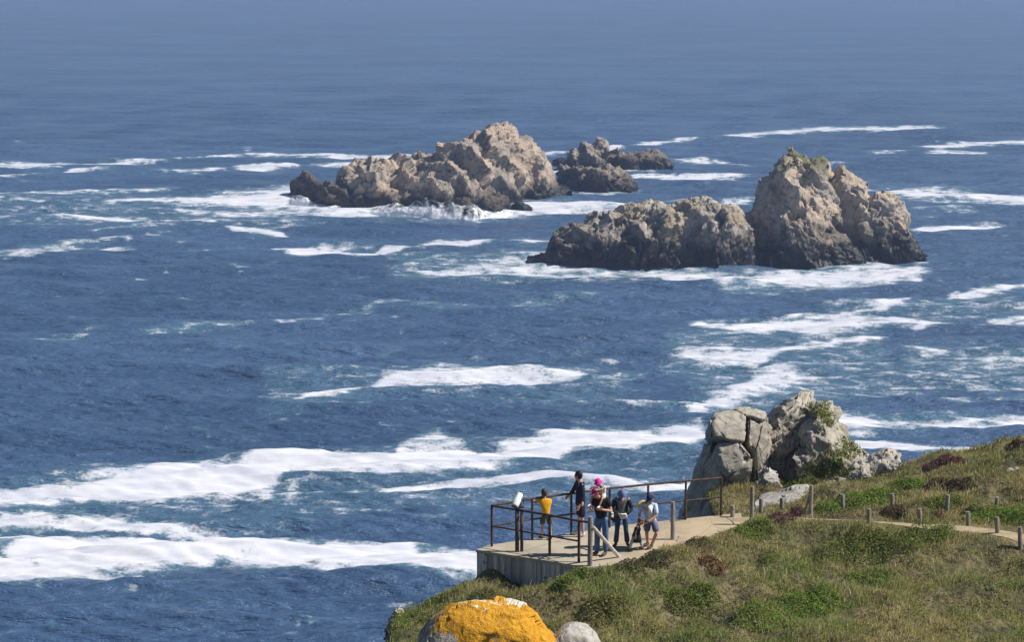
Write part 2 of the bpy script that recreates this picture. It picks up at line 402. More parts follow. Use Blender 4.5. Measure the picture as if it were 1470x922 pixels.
    mx = t.n('ShaderNodeMixShader'); t.set(mx.inputs[0], mask); t.set(mx.inputs[1], t.b.outputs[0]); t.set(mx.inputs[2], fm.outputs[0])
    t.t.links.new(mx.outputs[0], t.out.inputs[0])
    o = link('sea', me, t.m, None, True); tag(o, 'choppy blue sea streaked with long bands of white foam', 'sea', kind='structure')
build_sea()

# ================================================================== ROCKS
def loft(ridge, base, depth, nx, nt, boxy=0.6, back=0.8, z0=0.0, lean=0.0, dist=None, under=2.0):
    """a mass of rock from its ridge line and its foot: returns a grid of points (nt, nx, 3)"""
    r = np.array(ridge, float); b = np.array(base, float)
    px = np.linspace(r[0, 0], r[-1, 0], nx)
    rp = np.interp(px, r[:, 0], r[:, 1]); bp = np.interp(px, b[:, 0], b[:, 1])
    V = np.zeros((nt, nx, 3))
    edge = np.clip(np.minimum(np.arange(nx), np.arange(nx)[::-1]) / (nx * 0.10), 0, 1) ** 0.6
    for j in range(nx):
        fp = P(px[j], bp[j], z0) if dist is None else PD(px[j], bp[j], dist)
        zb = fp[2]
        D = depth * (0.25 + 0.75 * edge[j])
        top = PD(px[j], rp[j], fp[1] + D * 0.9); h = max(top[2] - zb, 0.15)
        for i in range(nt):
            a = math.pi * (i / (nt - 1)); ca, sa = math.cos(a), math.sin(a)
            if ca >= 0: yy = fp[1] + D * (1 - ca ** boxy)
            else: yy = fp[1] + D + D * back * (-ca) ** boxy
            z = zb + h * sa ** boxy - (1 - sa) ** 6 * under
            V[i, j] = (fp[0] * yy / fp[1], yy, z)
    return V
def grid_normals(V):
    du = np.gradient(V, axis=1); dv = np.gradient(V, axis=0)
    n = np.cross(du, dv); n /= np.maximum(np.linalg.norm(n, axis=2, keepdims=True), 1e-9)
    for _ in range(2):
        n[1:-1, 1:-1] = (n[1:-1, 1:-1] * 2 + n[:-2, 1:-1] + n[2:, 1:-1] + n[1:-1, :-2] + n[1:-1, 2:]) / 6
    n /= np.maximum(np.linalg.norm(n, axis=2, keepdims=True), 1e-9)
    return n
def rotm(ax, ay, az):
    return np.array((Matrix.Rotation(ax, 3, 'X') @ Matrix.Rotation(ay, 3, 'Y') @ Matrix.Rotation(az, 3, 'Z')))
def craggy(V, steps, lo=None):
    n0 = grid_normals(V)
    for _ in range(6):
        n0[1:-1, 1:-1] = (n0[1:-1, 1:-1] + n0[:-2, 1:-1] + n0[2:, 1:-1] + n0[1:-1, :-2] + n0[1:-1, 2:]) / 5
    n0 = (n0 / np.maximum(np.linalg.norm(n0, axis=2, keepdims=True), 1e-9)).reshape(-1, 3)
    sh = V.shape; rs = np.random.default_rng(int(abs(V[0, 0, 0]) * 100) + 5)
    for kind, L, amp, seed, A in steps:
        p = V.reshape(-1, 3)
        q = p if A is None else p @ A.T
        L = np.asarray(L, float)
        if kind == 'f': d = n0 * facets(p, L, amp, seed, A=A)[:, None]
        elif kind == 'p':                  # break the surface into flat planes, one to a cell
            nn = grid_normals(V).reshape(-1, 3)
            _, e, r = worley(q / L + fbm(q / (L * 1.5), 2, seed + 9)[:, None] * 0.12, seed)
            _, inv = np.unique(np.floor(r[:, 0] * 16777216).astype(np.int64), return_inverse=True)
            cnt = np.maximum(np.bincount(inv), 1)
            cen = np.stack([np.bincount(inv, p[:, k]) / cnt for k in range(3)], 1)
            nm = np.stack([np.bincount(inv, nn[:, k]) / cnt for k in range(3)], 1)
            nm += rs.normal(size=nm.shape) * amp[1]
            nm /= np.maximum(np.linalg.norm(nm, axis=1, keepdims=True), 1e-9)
            dist = ((p - cen[inv]) * nm[inv]).sum(1)
            lim = L.mean() * 0.55
            d = -nm[inv] * (np.clip(dist, -lim, lim) * amp[0])[:, None] - n0 * (amp[2] * np.exp(-e / 0.05))[:, None]
        elif kind == 's':                  # leaning slabs: broad sides up and to the right, short steps facing left
            u = (p[:, 0] * 0.82 + p[:, 2] * L[1] + 0.25 * p[:, 1]) / L[0] + fbm(p / (L[0] * 2.2), 3, seed) * 0.9
            fr = u - np.floor(u)
            am = 0.45 + 0.55 * _h(np.floor(u).astype(np.int64), np.floor(u).astype(np.int64) * 0, np.floor(u).astype(np.int64) * 0, seed)
            saw = np.where(fr < L[2], fr / L[2], 1 - (fr - L[2]) / (1 - L[2])) - 0.5
            d = n0 * (amp * saw * am)[:, None]
        else: d = n0 * (amp * fbm(q / L, 4, seed))[:, None]
        V = V + d.reshape(sh)
    return V
def rock_object(name, grids, mat, label, cat='rock', group=None, smooth=False):
    Vs, Fs, o = [], [], 0
    for V in grids:
        nt, nx, _ = V.shape
        Vs.append(V.reshape(-1, 3)); Fs.append(grid_faces(nt, nx, o)); o += nt * nx
    me = mesh_np(name, np.concatenate(Vs), np.concatenate(Fs))
    ob = link(name, me, mat, None, smooth)
    return tag(ob, label, cat, group)

A1 = rotm(0.5, 0.35, 0.4); A2 = rotm(-0.4, 0.7, 0.2); A3 = rotm(0.2, -0.6, 0.5)
M_rear = rock_mat('rear_rock', (0.42, 0.345, 0.275), (0.22, 0.19, 0.16), (0.085, 0.072, 0.062), tide=2.4, scale=1.6, warm=(0.44, 0.335, 0.245))
M_dark = rock_mat('wet_rock', (0.13, 0.105, 0.085), (0.085, 0.068, 0.055), (0.035, 0.030, 0.027), tide=2.0, scale=1.2)
M_mid = rock_mat('islet_rock', (0.32, 0.26, 0.205), (0.22, 0.175, 0.135), (0.07, 0.056, 0.047), tide=2.6, scale=1.4)
M_hump = rock_mat('hump_rock', (0.50, 0.43, 0.36), (0.27, 0.24, 0.21), (0.055, 0.055, 0.048), tide=5.2, scale=1.3, warm=(0.36, 0.29, 0.19))
M_stack = rock_mat('stack_rock', (0.46, 0.385, 0.31), (0.25, 0.21, 0.17), (0.065, 0.066, 0.056), tide=4.6, scale=1.5, warm=(0.47, 0.365, 0.265), green=19.0)

def big_steps(s, k=1.0, A=A1, slab=1.0, L=9.0):
    return [('n', (10, 10, 8), 1.0 * k, s, None), ('s', (L * k, 0.55, 0.42), 4.4 * k * slab, s + 8, None),
            ('p', (6.0 * k, 5.0 * k, 4.4 * k), (0.72, 0.26, 0.2 * k), s + 1, A), ('f', (4.2 * k, 3.4 * k, 2.4 * k), 0.6 * k, s + 2, A),
            ('s', (3.2 * k, 0.75, 0.3), 0.8 * k * slab, s + 9, None),
            ('p', (3.3 * k, 2.3 * k, 1.5 * k), (0.93, 0.33, 0.34 * k), s + 3, A), ('p', (1.5 * k, 1.0 * k, .7 * k), (0.85, 0.24, 0.12 * k), s + 6, A), ('n', (.5, .5, .4), .045, s + 7, None)]
# rear island
g = loft([(482,266),(488,252),(494,243),(505,237),(515,230),(526,236),(548,231),(565,228),(600,226),(618,221),(635,212),(652,205),(668,199),(685,197),(697,199),(701,187),(712,182),(730,181),(740,187),(752,194),(762,204),(775,217),(782,234),(790,247),(800,261),(813,279)],
         [(482,294),(520,300),(560,299),(600,298),(640,300),(690,298),(730,292),(760,288),(813,284)], 11, 330, 150, 0.62)
rock_object('sea_rock', [craggy(g, big_steps(3, 0.8, A2))], M_rear, 'long tan rock island rising to a pinkish knob, the larger of the far rocks')
g = loft([(413,280),(420,268),(430,254),(438,249),(450,255),(466,262),(482,268),(492,276)], [(413,281),(440,289),(470,292),(492,292)], 5, 110, 80, 0.7)
rock_object('sea_rock', [craggy(g, big_steps(13, 0.5))], M_dark, 'small dark pointed rock just left of the long tan island, foam round it')
g = loft([(446,292),(456,276),(466,266),(480,262),(496,260),(506,280),(510,296)], [(446,294),(470,299),(510,299)], 5, 110, 80, 0.7)
rock_object('sea_rock', [craggy(g, big_steps(23, 0.5))], M_dark, 'wet dark brown block with white runnels at the left foot of the long tan island')
g = loft([(640,304),(655,292),(672,284),(690,287),(704,282),(716,277),(728,283),(736,298)], [(640,308),(670,312),(710,311),(736,303)], 6, 130, 80, 0.7)
rock_object('sea_rock', [craggy(g, big_steps(33, 0.5))], M_dark, 'black wet ledge in the surf under the front of the long tan island')
g = loft([(732,300),(740,295),(750,292),(758,296),(764,301)], [(732,302),(750,304),(764,302)], 2.5, 60, 40, 0.8)
rock_object('sea_rock', [craggy(g, big_steps(43, 0.25))], M_dark, 'tiny black rock awash in white foam right of the wet ledge')
# islets beyond
g = loft([(816,240),(820,222),(826,212),(836,206),(850,203),(862,200),(869,206),(874,222),(871,240)], [(816,246),(871,246)], 6, 110, 110, 0.5)
rock_object('sea_rock', [craggy(g, big_steps(53, 0.55))], M_rear, 'upright grey brown block of rock standing behind a low dark ledge in the sea')
g = loft([(801,258),(806,243),(820,241),(850,243),(870,238),(886,243),(900,252),(910,268),(914,275)], [(801,264),(830,271),(870,278),(914,276)], 8, 150, 90, 0.55)
rock_object('sea_rock', [craggy(g, big_steps(63, 0.5))], M_mid, 'low brown rock ledge in front of the upright block, sea foam at its foot')
g = loft([(868,232),(874,219),(886,215),(893,222),(900,224),(912,220),(932,218),(944,217),(956,226),(966,240)], [(868,242),(910,244),(966,243)], 7, 140, 80, 0.5)
rock_object('sea_rock', [craggy(g, big_steps(73, 0.5))], M_mid, 'flat topped brown islet, rightmost of the far cluster of small rocks')
g = loft([(793,238),(798,230),(810,227),(822,229)], [(793,240),(822,241)], 4, 60, 50, 0.6)
rock_object('sea_rock', [craggy(g, big_steps(83, 0.35))], M_mid, 'low brown rock half hidden behind the left of the upright far block')
# near hump, three masses side by side
HB = [(757,381),(800,387),(860,390),(940,389),(1000,388),(1030,391),(1060,389),(1098,383)]
def base_of(r): return [(r[0][0], np.interp(r[0][0], *zip(*HB)))] + [q for q in HB if r[0][0] < q[0] < r[-1][0]] + [(r[-1][0], np.interp(r[-1][0], *zip(*HB)))]
hr = [[(757,379),(775,375),(786,368),(790,352),(796,341),(806,335),(820,330),(835,321),(850,314),(870,307),(890,303),(905,300),(925,296),(945,296),(965,298),(985,310),(1000,340),(1008,376)],
      [(932,376),(944,335),(956,304),(972,292),(990,285),(1005,283),(1020,287),(1036,296),(1048,330),(1056,378)],
      [(1024,380),(1032,322),(1040,292),(1055,299),(1066,310),(1075,323),(1083,341),(1093,357),(1099,378)]]
hk = [(9, 300, 150, .72, 113, .7, 10.), (8, 170, 150, .62, 131, .62, 8.), (7, 130, 140, .62, 141, .55, 8.)]
rock_object('sea_rock', [craggy(loft(r, base_of(r), d, nx, nt, bx), big_steps(sd, k, A2, .85, L)) for r, (d, nx, nt, bx, sd, k, L) in zip(hr, hk)], M_hump, 'broad grey hump of rock with black foot, just left of the tall stack')
# near stack: peak, block, right shoulder and the spur in front
sr = [([(1064,335),(1071,316),(1077,300),(1083,286),(1091,272),(1104,254),(1112,241),(1121,222),(1130,208),(1139,222),(1152,231),(1166,228),(1178,238),(1186,256),(1198,285),(1208,325),(1214,368)], [(1064,378),(1120,382),(1214,381)], 11, 250, 190, .64, 211, .8, 9.),
      ([(1186,340),(1191,275),(1198,251),(1206,244),(1216,252),(1228,257),(1238,265),(1242,290),(1246,335),(1250,372)], [(1186,376),(1250,378)], 8, 130, 150, .6, 223, .55, 9.),
      ([(1222,372),(1234,312),(1248,286),(1262,276),(1276,279),(1290,292),(1302,307),(1303,326),(1310,346),(1317,360),(1330,374)], [(1222,380),(1290,378),(1330,375)], 8, 170, 150, .62, 227, .6, 8.),
      ([(1104,365),(1120,335),(1140,306),(1154,299),(1168,308),(1186,322),(1204,338),(1226,353),(1246,373)], [(1104,386),(1160,388),(1210,386),(1246,383)], 8, 190, 130, .75, 231, .62, 8.)]
rock_object('sea_stack', [craggy(loft(r, bs, d, nx, nt, bx), big_steps(sd, k, A3, .85, L)) for r, bs, d, nx, nt, bx, sd, k, L in sr], M_stack, 'tall craggy sea stack with a green topped peak and pinkish facets')
# surf climbing the rear island
def surf():
    t = NT('surf')
    n = t.noise(0.55, 6, 0.6, t.mapv(t.pos(), (1.1, 1, 0.5)))
    z = t.sep(t.pos())[2]
    m = t.step(t.math('SUBTRACT', n, t.math('MULTIPLY', z, 0.07)), 0.22, 0.56)
    t.set(t.b.inputs['Alpha'], m)
    t.fin((0.86, 0.86, 0.88), 0.95)
    return t.m
M_surf = surf()
def surf_mound(ridge, base, depth, label, seed):
    g = loft(ridge, base, depth, 260, 60, 1.1)
    tag(rock_object('breaking_wave', [craggy(g, [('n', (3.0, 3.0, 2.0), .3, seed, None), ('n', (.8, .8, .8), .07, seed + 1, None)])], M_surf, label, 'surf', smooth=True), kind='stuff')
surf_mound([(500,302),(530,300),(556,294),(570,291),(586,296),(606,284),(618,284),(634,292),(650,287),(662,297),(680,294),(694,302),(706,303),(726,302),(748,304)], [(500,305),(560,311),(620,318),(680,318),(748,308)], 4.5, 'white surf bursting against the foot of the long tan island', 5)
surf_mound([(410,290),(425,280),(440,284),(455,293),(470,296),(488,297)], [(410,294),(440,297),(488,302)], 3.0, 'white surf washing over the small dark rocks', 9)

# ================================================================== AIR
def haze():
    bm = MB(); bm.box((0, 9500, 45), (16000, 20000, 92)); o = bm.build('haze', None)
    m = bpy.data.materials.new('haze_air'); m.use_nodes = True; nt = m.node_tree; nt.nodes.clear()
    out = nt.nodes.new('ShaderNodeOutputMaterial'); v = nt.nodes.new('ShaderNodeVolumePrincipled')
    v.inputs['Color'].default_value = (0.47, 0.63, 1.0, 1); v.inputs['Density'].default_value = 0.00024; v.inputs['Anisotropy'].default_value = 0.1
    nt.links.new(v.outputs[0], out.inputs['Volume']); o.data.materials.append(m)
    tag(o, 'thin bluish sea haze in the air over the water', 'haze', kind='stuff')
haze()

# ================================================================== HEADLAND
DECK_Z = 45.2
def deckP(px, py): return P(px, py, DECK_Z)[:2]
BACK = [deckP(699, 783.5), deckP(764, 774), deckP(820, 766), deckP(875, 756.5), deckP(984, 745), deckP(1036, 739.5), deckP(1064, 737)]
FRONT = [deckP(683, 790), deckP(741, 798.5), deckP(790, 806), deckP(842, 815), deckP(880, 812), deckP(930, 800), deckP(985, 783), deckP(1035, 764), deckP(1066, 751)]
DECK = np.array(FRONT + BACK[::-1])
PATH_C = np.array([deckP(1052, 743.5), deckP(1090, 745), deckP(1140, 746), deckP(1180, 747), deckP(1240, 749), deckP(1310, 753), deckP(1380, 757), deckP(1430, 763), deckP(1480, 773), deckP(1560, 792), deckP(1700, 820)])
_ctl = [PD(*a) for a in [
    (1180,692,66.5),(1260,685,65),(1300,674,65),(1340,666,65),(1390,660,65),(1430,652,64.5),(1470,645,64),(1560,632,64),
    (1300,712,62),(1430,702,61.2),(1200,718,62.5),(1120,720,63),(1100,705,65),
    (1000,790,57),(900,825,55),(1100,786,57),(1200,800,56),(1300,800,56),(1470,810,55.5),(1300,850,53.5),(1470,860,53),(1100,860,52.5),(1560,860,52.5),
    (690,846,56.0),(760,842,55.6),(840,832,55.0),(600,876,53.6),(572,880,54),(560,924,51),(750,862,54.2),(850,855,54),(800,905,51.2),(1000,865,52.7),(700,930,50.3),(1000,930,49.5),(1250,930,49.7),(1470,930,49.8),(620,910,51.5)]]
_ctl += [np.array(a, float) for a in [(0,44,45.2),(-5,40,44.6),(8,40,45.6),(18,44,45.6),(0,30,47),(-9,28,45.5),(14,28,48),(0,14,52.5),(-12,10,51),(18,10,54),(0,2,58.2),(-10,-8,58),(12,-8,58.5),(0,-22,60),(40,50,47),(40,30,50),(50,10,55),(60,60,48),(35,66,47)]]
for c in PATH_C: _ctl.append(np.array([c[0], c[1], DECK_Z - 0.06]))
for c in BACK: _ctl.append(np.array([c[0], c[1], DECK_Z - 0.14]))
for c, zz in zip(FRONT, (44.42, 44.48, 44.72, 45.12, 45.26, 45.27, 45.27, 45.24, 45.2)): _ctl.append(np.array([c[0] - .1, c[1] - .45, zz]))
for c in PATH_C[1:]: _ctl.append(np.array([c[0] + .05, c[1] - 1.25, DECK_Z + (.20 if c[0] < 9.5 else 0.02)]))
CTL = np.array(_ctl)
def _tps(r): return np.where(r > 1e-9, r * r * np.log(r + 1e-12), 0)
def _fit(C, lam=0.06):
    n = len(C); K = _tps(np.linalg.norm(C[:, None, :2] - C[None, :, :2], axis=2)) + lam * np.eye(n)
    Q = np.hstack([np.ones((n, 1)), C[:, :2]]); A = np.zeros((n + 3, n + 3))
    A[:n, :n] = K; A[:n, n:] = Q; A[n:, :n] = Q.T
    return np.linalg.solve(A, np.concatenate([C[:, 2], np.zeros(3)]))
WT = _fit(CTL)
def tps(x, y):
    out = np.zeros_like(x)
    for s in range(0, len(x), 20000):
        X = np.stack([x[s:s + 20000], y[s:s + 20000]], 1)
        K = _tps(np.linalg.norm(X[:, None] - CTL[None, :, :2], axis=2))
        out[s:s + 20000] = K @ WT[:len(CTL)] + WT[len(CTL)] + X @ WT[len(CTL) + 1:]
    return out
def seg_dist(x, y, poly, closed=True):
    d = np.full_like(x, 1e9); pts = list(poly) + ([poly[0]] if closed else [])
    for a, b in zip(pts, pts[1:]):
        ax, ay = a; bx, by = b; L2 = (bx - ax) ** 2 + (by - ay) ** 2 + 1e-9
        t = np.clip(((x - ax) * (bx - ax) + (y - ay) * (by - ay)) / L2, 0, 1)
        d = np.minimum(d, np.hypot(x - ax - t * (bx - ax), y - ay - t * (by - ay)))
    return d
def inside(x, y, poly):
    c = np.zeros(len(x), bool); n = len(poly)
    for i in range(n):
        x1, y1 = poly[i]; x2, y2 = poly[(i + 1) % n]
        m = ((y1 > y) != (y2 > y)) & (x < (x2 - x1) * (y - y1) / (y2 - y1 + 1e-12) + x1)
        c ^= m
    return c
def w2(px, py, d): q = PD(px, py, d); return (q[0], q[1])
COAST = [(-70, -60), (-38, 0), (-22, 15), (-9.5, 30), (-5.2, 40), (-3.75, 46), w2(536, 925, 51), w2(553, 900, 52.3), w2(560, 882, 53.4), w2(586, 861, 54.8), w2(640, 851, 55.6), w2(690, 844, 56.5),
         tuple(BACK[1] - np.array([0, .5])), tuple(BACK[3] - np.array([0, .4])), tuple(BACK[5] - np.array([-.1, .2])), (6.2, 61.2), (5.6, 63.5), (5.6, 67), (7, 69.0), (9.5, 69.2), (11.2, 67.2), (12.6, 66.2), (14.5, 66.0), (20, 66.5), (30, 72), (60, 75), (140, 90), (220, 40), (220, -60)]
def tuss(x, y): return fbm2(x / 1.1, y / 1.1, 4, 51) * 0.25 + fbm2(x / 3.2, y / 2.6, 3, 57) * 0.28
def flat_mask(x, y):
    d1 = seg_dist(x, y, DECK); d1 = np.where(inside(x, y, DECK), 0, d1)
    d2 = np.maximum(seg_dist(x, y, PATH_C, False) - 0.75, 0)
    return np.clip(np.minimum(d1 / 0.9, d2 / 0.9), 0, 1), d1, d2
def ground(x, y):
    x = np.asarray(x, float); y = np.asarray(y, float)
    z = tps(x, y)
    fm, d1, d2 = flat_mask(x, y)
    z = z + tuss(x, y) * fm
    z = np.where(d1 < 0.08, np.minimum(z, DECK_Z - 0.05 + d1 * 0.3), z)
    o = seg_dist(x, y, COAST); ins = inside(x, y, COAST)
    o = np.where(ins, -o, o)
    o2 = o + fbm2(x / 2.2, y / 2.2, 3, 71) * 0.5 * np.clip(1 - d1, 0, 1)
    drop = np.where(o2 > 0, o2 * 2.6, 0) + 0.5 * np.clip(o2 + 0.6, 0, 1) ** 2
    drop = drop * np.where((d1 <= 0) , 0, 1)
    crag = np.clip(o2, 0, 2) / 2 * fbm2(x / 1.5, y / 1.5, 4, 73) * 1.2
    return np.maximum(z - drop + crag, -6.0)
def build_ground():
    xs = np.concatenate([np.arange(-80, -8, 4.0), np.arange(-8, -4.6, .5), np.arange(-4.6, 19, 0.13), np.arange(19, 24, .5), np.arange(24, 230, 5.0)])
    ys = np.concatenate([np.arange(-60, 36, 3.0), np.arange(36, 47, .6), np.arange(47, 70.5, 0.13), np.arange(70.5, 75, .5), np.arange(75, 125, 4.0)])
    Y, X = np.meshgrid(ys, xs, indexing='ij'); x, y = X.ravel(), Y.ravel()
    z = ground(x, y)
    me = mesh_np('headland_ground', np.stack([x, y, z], 1), grid_faces(len(ys), len(xs)))
    t = NT('heath_soil')
    n1 = t.noise(0.8, 5); n2 = t.noise(6, 4)
    soil = t.mix(t.step(n1, .4, .6), (0.10, 0.10, 0.04), (0.19, 0.155, 0.075))
    soil = t.mix(t.step(n2, .45, .7), soil, (0.06, 0.045, 0.028))
    nz = t.sep(t.normal())[2]
    rk = t.mix(t.step(t.noise(2.2, 6, .65), .38, .62), (0.09, 0.082, 0.072), (0.33, 0.31, 0.27))
    col = t.mix(t.step(nz, 0.42, 0.62), rk, soil)
    t.fin(col, 0.95, t.bump(t.math('ADD', n2, n1), 0.7, 0.15))
    o = link('headland_ground', me, t.m, None, True)
    tag(o, 'grassy clifftop headland above the sea', 'ground', kind='structure')
build_ground()
def build_path():
    c = PATH_C; V = []; n = 0
    pts = []
    for a, b in zip(c, c[1:]):
        m = max(2, int(np.hypot(*(b - a)) / 0.25))
        for k in range(m): pts.append(a + (b - a) * k / m)
    pts = np.array(pts)
    for _ in range(12): pts[1:-1] = (pts[:-2] + pts[1:-1] * 2 + pts[2:]) / 4
    tan = np.gradient(pts, axis=0); tan /= np.linalg.norm(tan, axis=1, keepdims=True); nor = np.stack([-tan[:, 1], tan[:, 0]], 1)
    rows = []
    for k, off in enumerate(np.linspace(-1, 1, 9)):
        wv = 0.52 + 0.2 * fbm2(pts[:, 0] / 1.3 + (5 if off > 0 else 0), pts[:, 1] / 1.3, 3, 91)
        q = pts + nor * (off * wv)[:, None]
        z = ground(q[:, 0], q[:, 1]) + 0.05 * (1 - off ** 4) + 0.012
        rows.append(np.stack([q[:, 0], q[:, 1], z], 1))
    V = np.concatenate(rows)
    me = mesh_np('footpath', V, grid_faces(9, len(pts)))
    t = NT('sandy_path')
    n = t.noise(2.5, 5); n2 = t.noise(30, 3)
    col = t.mix(t.step(n, .35, .65), (0.30, 0.225, 0.135), (0.42, 0.335, 0.215))
    col = t.mix(t.step(n2, .55, .7, 0, .5), col, (0.2, 0.155, 0.10))
    t.fin(col, 0.95, t.bump(t.math('ADD', n, n2), .5, .03))
    tag(link('footpath', me, t.m, None, True), 'narrow sandy footpath over the heath', 'path', kind='structure')
build_path()

# ------------------------------------------------------------------ viewing platform
def build_platform():
    root = empty('viewing_platform', (deckP(790, 795)[0], deckP(790, 795)[1], 43.0))
    tag(root, 'concrete viewing platform with a pale sandy deck on the cliff edge', 'platform')
    inv = Matrix.Translation(-Vector(root.location))
    t = NT('deck_concrete')
    n = t.noise(1.1, 5); n2 = t.noise(9, 4)
    x = t.sep(t.pos())[0]
    base = t.mix(t.step(t.math('ADD', x, t.math('MULTIPLY', n, 1.5)), 1.5, 5.2), (0.41, 0.36, 0.275), (0.45, 0.345, 0.22))
    col = t.mix(t.step(n, .42, .64, 0, .6), base, (0.27, 0.235, 0.18))
    col = t.mix(t.step(n2, .55, .72, 0, .5), col, (0.48, 0.42, 0.33))
    st = t.noise(.55, 6, .7, t.mapv(t.pos(), (1, .6, 1), (0, 0, .5))); col = t.mix(t.step(st, .55, .72, 0, .5), col, (0.19, 0.165, 0.13))
    jx = t.vor(0.8, t.mapv(t.pos(), (1, .35, 1), (0, 0, .6)), 'DISTANCE_TO_EDGE')
    col = t.mix(t.step(jx, 0, .012, .45, 0), col, (0.15, 0.12, 0.09))
    m1 = t.fin(col, .9, t.bump(t.math('ADD', n2, n), .35, .02))
    t = NT('board_marked_concrete')
    v = t.mapv(t.pos(), (1, 1, 0.0), (0, 0, 0))
    boards = t.noise(7.0, 2, .5, t.mapv(t.pos(), (1, 1, .02))); fine = t.noise(22, 3, .6, t.mapv(t.pos(), (1, 1, .06)))
    col = t.mix(t.step(boards, .38, .62), (0.26, 0.255, 0.245), (0.54, 0.53, 0.51))
    col = t.mix(t.step(fine, .5, .66, 0, .65), col, (0.12, 0.115, 0.11))
    hol = t.noise(2.3, 3, .5, t.mapv(t.pos(), (1, 1, .8)))
    col = t.mix(t.step(hol, .62, .66), col, (0.02, 0.02, 0.022))
    m2 = t.fin(col, .9, t.bump(t.math('ADD', boards, fine), .6, .05))
    b = MB(); pl = [tuple(p) for p in DECK]
    b.prism(pl, DECK_Z - 0.06, DECK_Z); o = b.build('deck', m1, root); o.data.transform(inv)
    # boarded side wall, set in 25 mm under the deck's edge, one face to each board
    c = DECK.mean(0); b = MB()
    ins = [(p[0] + (c[0] - p[0]) * .006, p[1] + (c[1] - p[1]) * .012) for p in DECK]
    edge = [ins[k] for k in (15, 0, 1, 2, 3, 4, 5)] if len(ins) > 15 else ins
    rr = random.Random(4)
    for a, q in zip(edge, edge[1:]):
        A_, B_ = Vector(a), Vector(q); Ln = (B_ - A_).length; nb = max(1, int(Ln / 0.13)); d = (B_ - A_) / nb
        nrm = Vector((d.y, -d.x)).normalized(); ang = math.atan2(d.y, d.x)
        for k in range(nb):
            mid = A_ + d * (k + .5) - nrm * (0.15 + rr.uniform(0, .022))
            b.box((mid.x, mid.y, (42.6 + DECK_Z - .06) / 2), (d.length * 0.97, .3, DECK_Z - .06 - 42.6), ang)
    o = b.build('side_wall', m2, root); o.data.transform(inv)
build_platform()

# ------------------------------------------------------------------ railing, telescope, posts
M_rust = NT('rusty_iron')
_n = M_rust.noise(14, 5); M_rust = M_rust.fin(M_rust.mix(M_rust.step(_n, .4, .62), (0.040, 0.030, 0.027), (0.115, 0.062, 0.043)), 0.75)
M_wood = NT('grey_wood')
_n = M_wood.noise(6, 5, .6, M_wood.mapv(M_wood.pos(), (5, 5, .6))); M_wood = M_wood.fin(M_wood.mix(M_wood.step(_n, .35, .65), (0.17, 0.145, 0.125), (0.36, 0.315, 0.275)), .9, M_wood.bump(_n, .5, .02))
M_white = simple_mat('white_paint', (0.74, 0.74, 0.72), .5, .06, 5)
M_black = simple_mat('dark_iron', (0.035, 0.033, 0.035), .5, .2, 6)
def dz(px, py): q = P(px, py, DECK_Z); return Vector((q[0], q[1], DECK_Z))
def at_height(px, py, ref):                # point at the distance of ref seen at the pixel
    return Vector(PD(px, py, ref.y))
def build_railing():
    base0 = dz(706, 785)
    root = empty('railing', tuple(base0)); tag(root, 'rusty iron two bar railing round the edge of the viewing platform', 'railing')
    back = [((706,785),726.5,755.5), ((764,775.5),716.5,746), ((820,768),709,738.5), ((875,758),701.5,731), ((930,751),696,724.5), ((984,746.5),691,719.5), ((1035,741),686.5,714)]
    front = [((706,785),726.5,755.5), ((789,799),740,770), ((831,807.5),748.5,777.5)]
    def add(me, nm):
        o = link(nm, me, M_rust, root); o.data.transform(Matrix.Translation(-base0)); return o
    for run in (back, front):
        tops, mids = [], []
        for k, ((px, py), t_, m_) in enumerate(run):
            g = dz(px, py); tp = at_height(px, t_, g); md = at_height(px, m_, g)
            tp = Vector((g.x, g.y, tp.z)); md = Vector((g.x, g.y, md.z)); tops.append(tp); mids.append(md)
            if not (run is front and k == 0):
                add(MB().tube([g - Vector((0, 0, .05)), tp + Vector((0, 0, .012))], .031 if run is back else .036, 10).mesh('post'), 'post')
        if run is front:
            g = dz(847, 812); tops.append(Vector((g.x, g.y, at_height(846, 750.5, g).z))); mids = mids
        add(MB().tube(tops, .029, 10).mesh('top_rail'), 'top_rail'); add(MB().tube(mids, .023, 10).mesh('middle_rail'), 'middle_rail')
build_railing()
def build_telescope():
    g = dz(745.5, 792.5); root = empty('coin_telescope', tuple(g)); tag(root, 'white viewing telescope on a dark iron post at the railing corner', 'telescope')
    H = at_height(745, 729, g).z - DECK_Z
    s = 1 / 57.0
    b = MB(); b.tube([(-.055, 0, -.03), (-.055, 0, H)], .05, 12); b.build('stand_post', M_rust, root, True)
    b = MB(); b.tube([(.06, .03, -.03), (.06, .03, H - .06)], .04, 12); b.build('stand_post', M_rust, root, True)
    b = MB(); b.box((0, 0, H + .012), (.24, .18, .024), bevel=.006); b.tube([(0, 0, H), (.015, .02, H + .12)], [.05, .04], 12)
    for sx in (-1, 1): b.box((.02 + sx * .085, .02, H + .14), (.012, .07, .16), bevel=.004)
    b.build('yoke', M_black, root)
    a, c = Vector((-.12, -.09, H + .04)), Vector((.03, .12, H + .33))
    d = (c - a)
    b = MB(); b.tube([a, a + d * .12, a + d * .55, a + d * .6, c - d * .08, c], [.085, .09, .09, .076, .076, .05], 20); b.build('tube', M_white, root, True)
    b = MB(); b.tube([a - d * .02, a + d * .012], [.076, .076], 20); b.build('objective_lens', M_black, root)
    b = MB(); b.tube([c - d * .01, c + d * .1], [.045, .045], 14); b.build('eyepiece', M_black, root)
build_telescope()
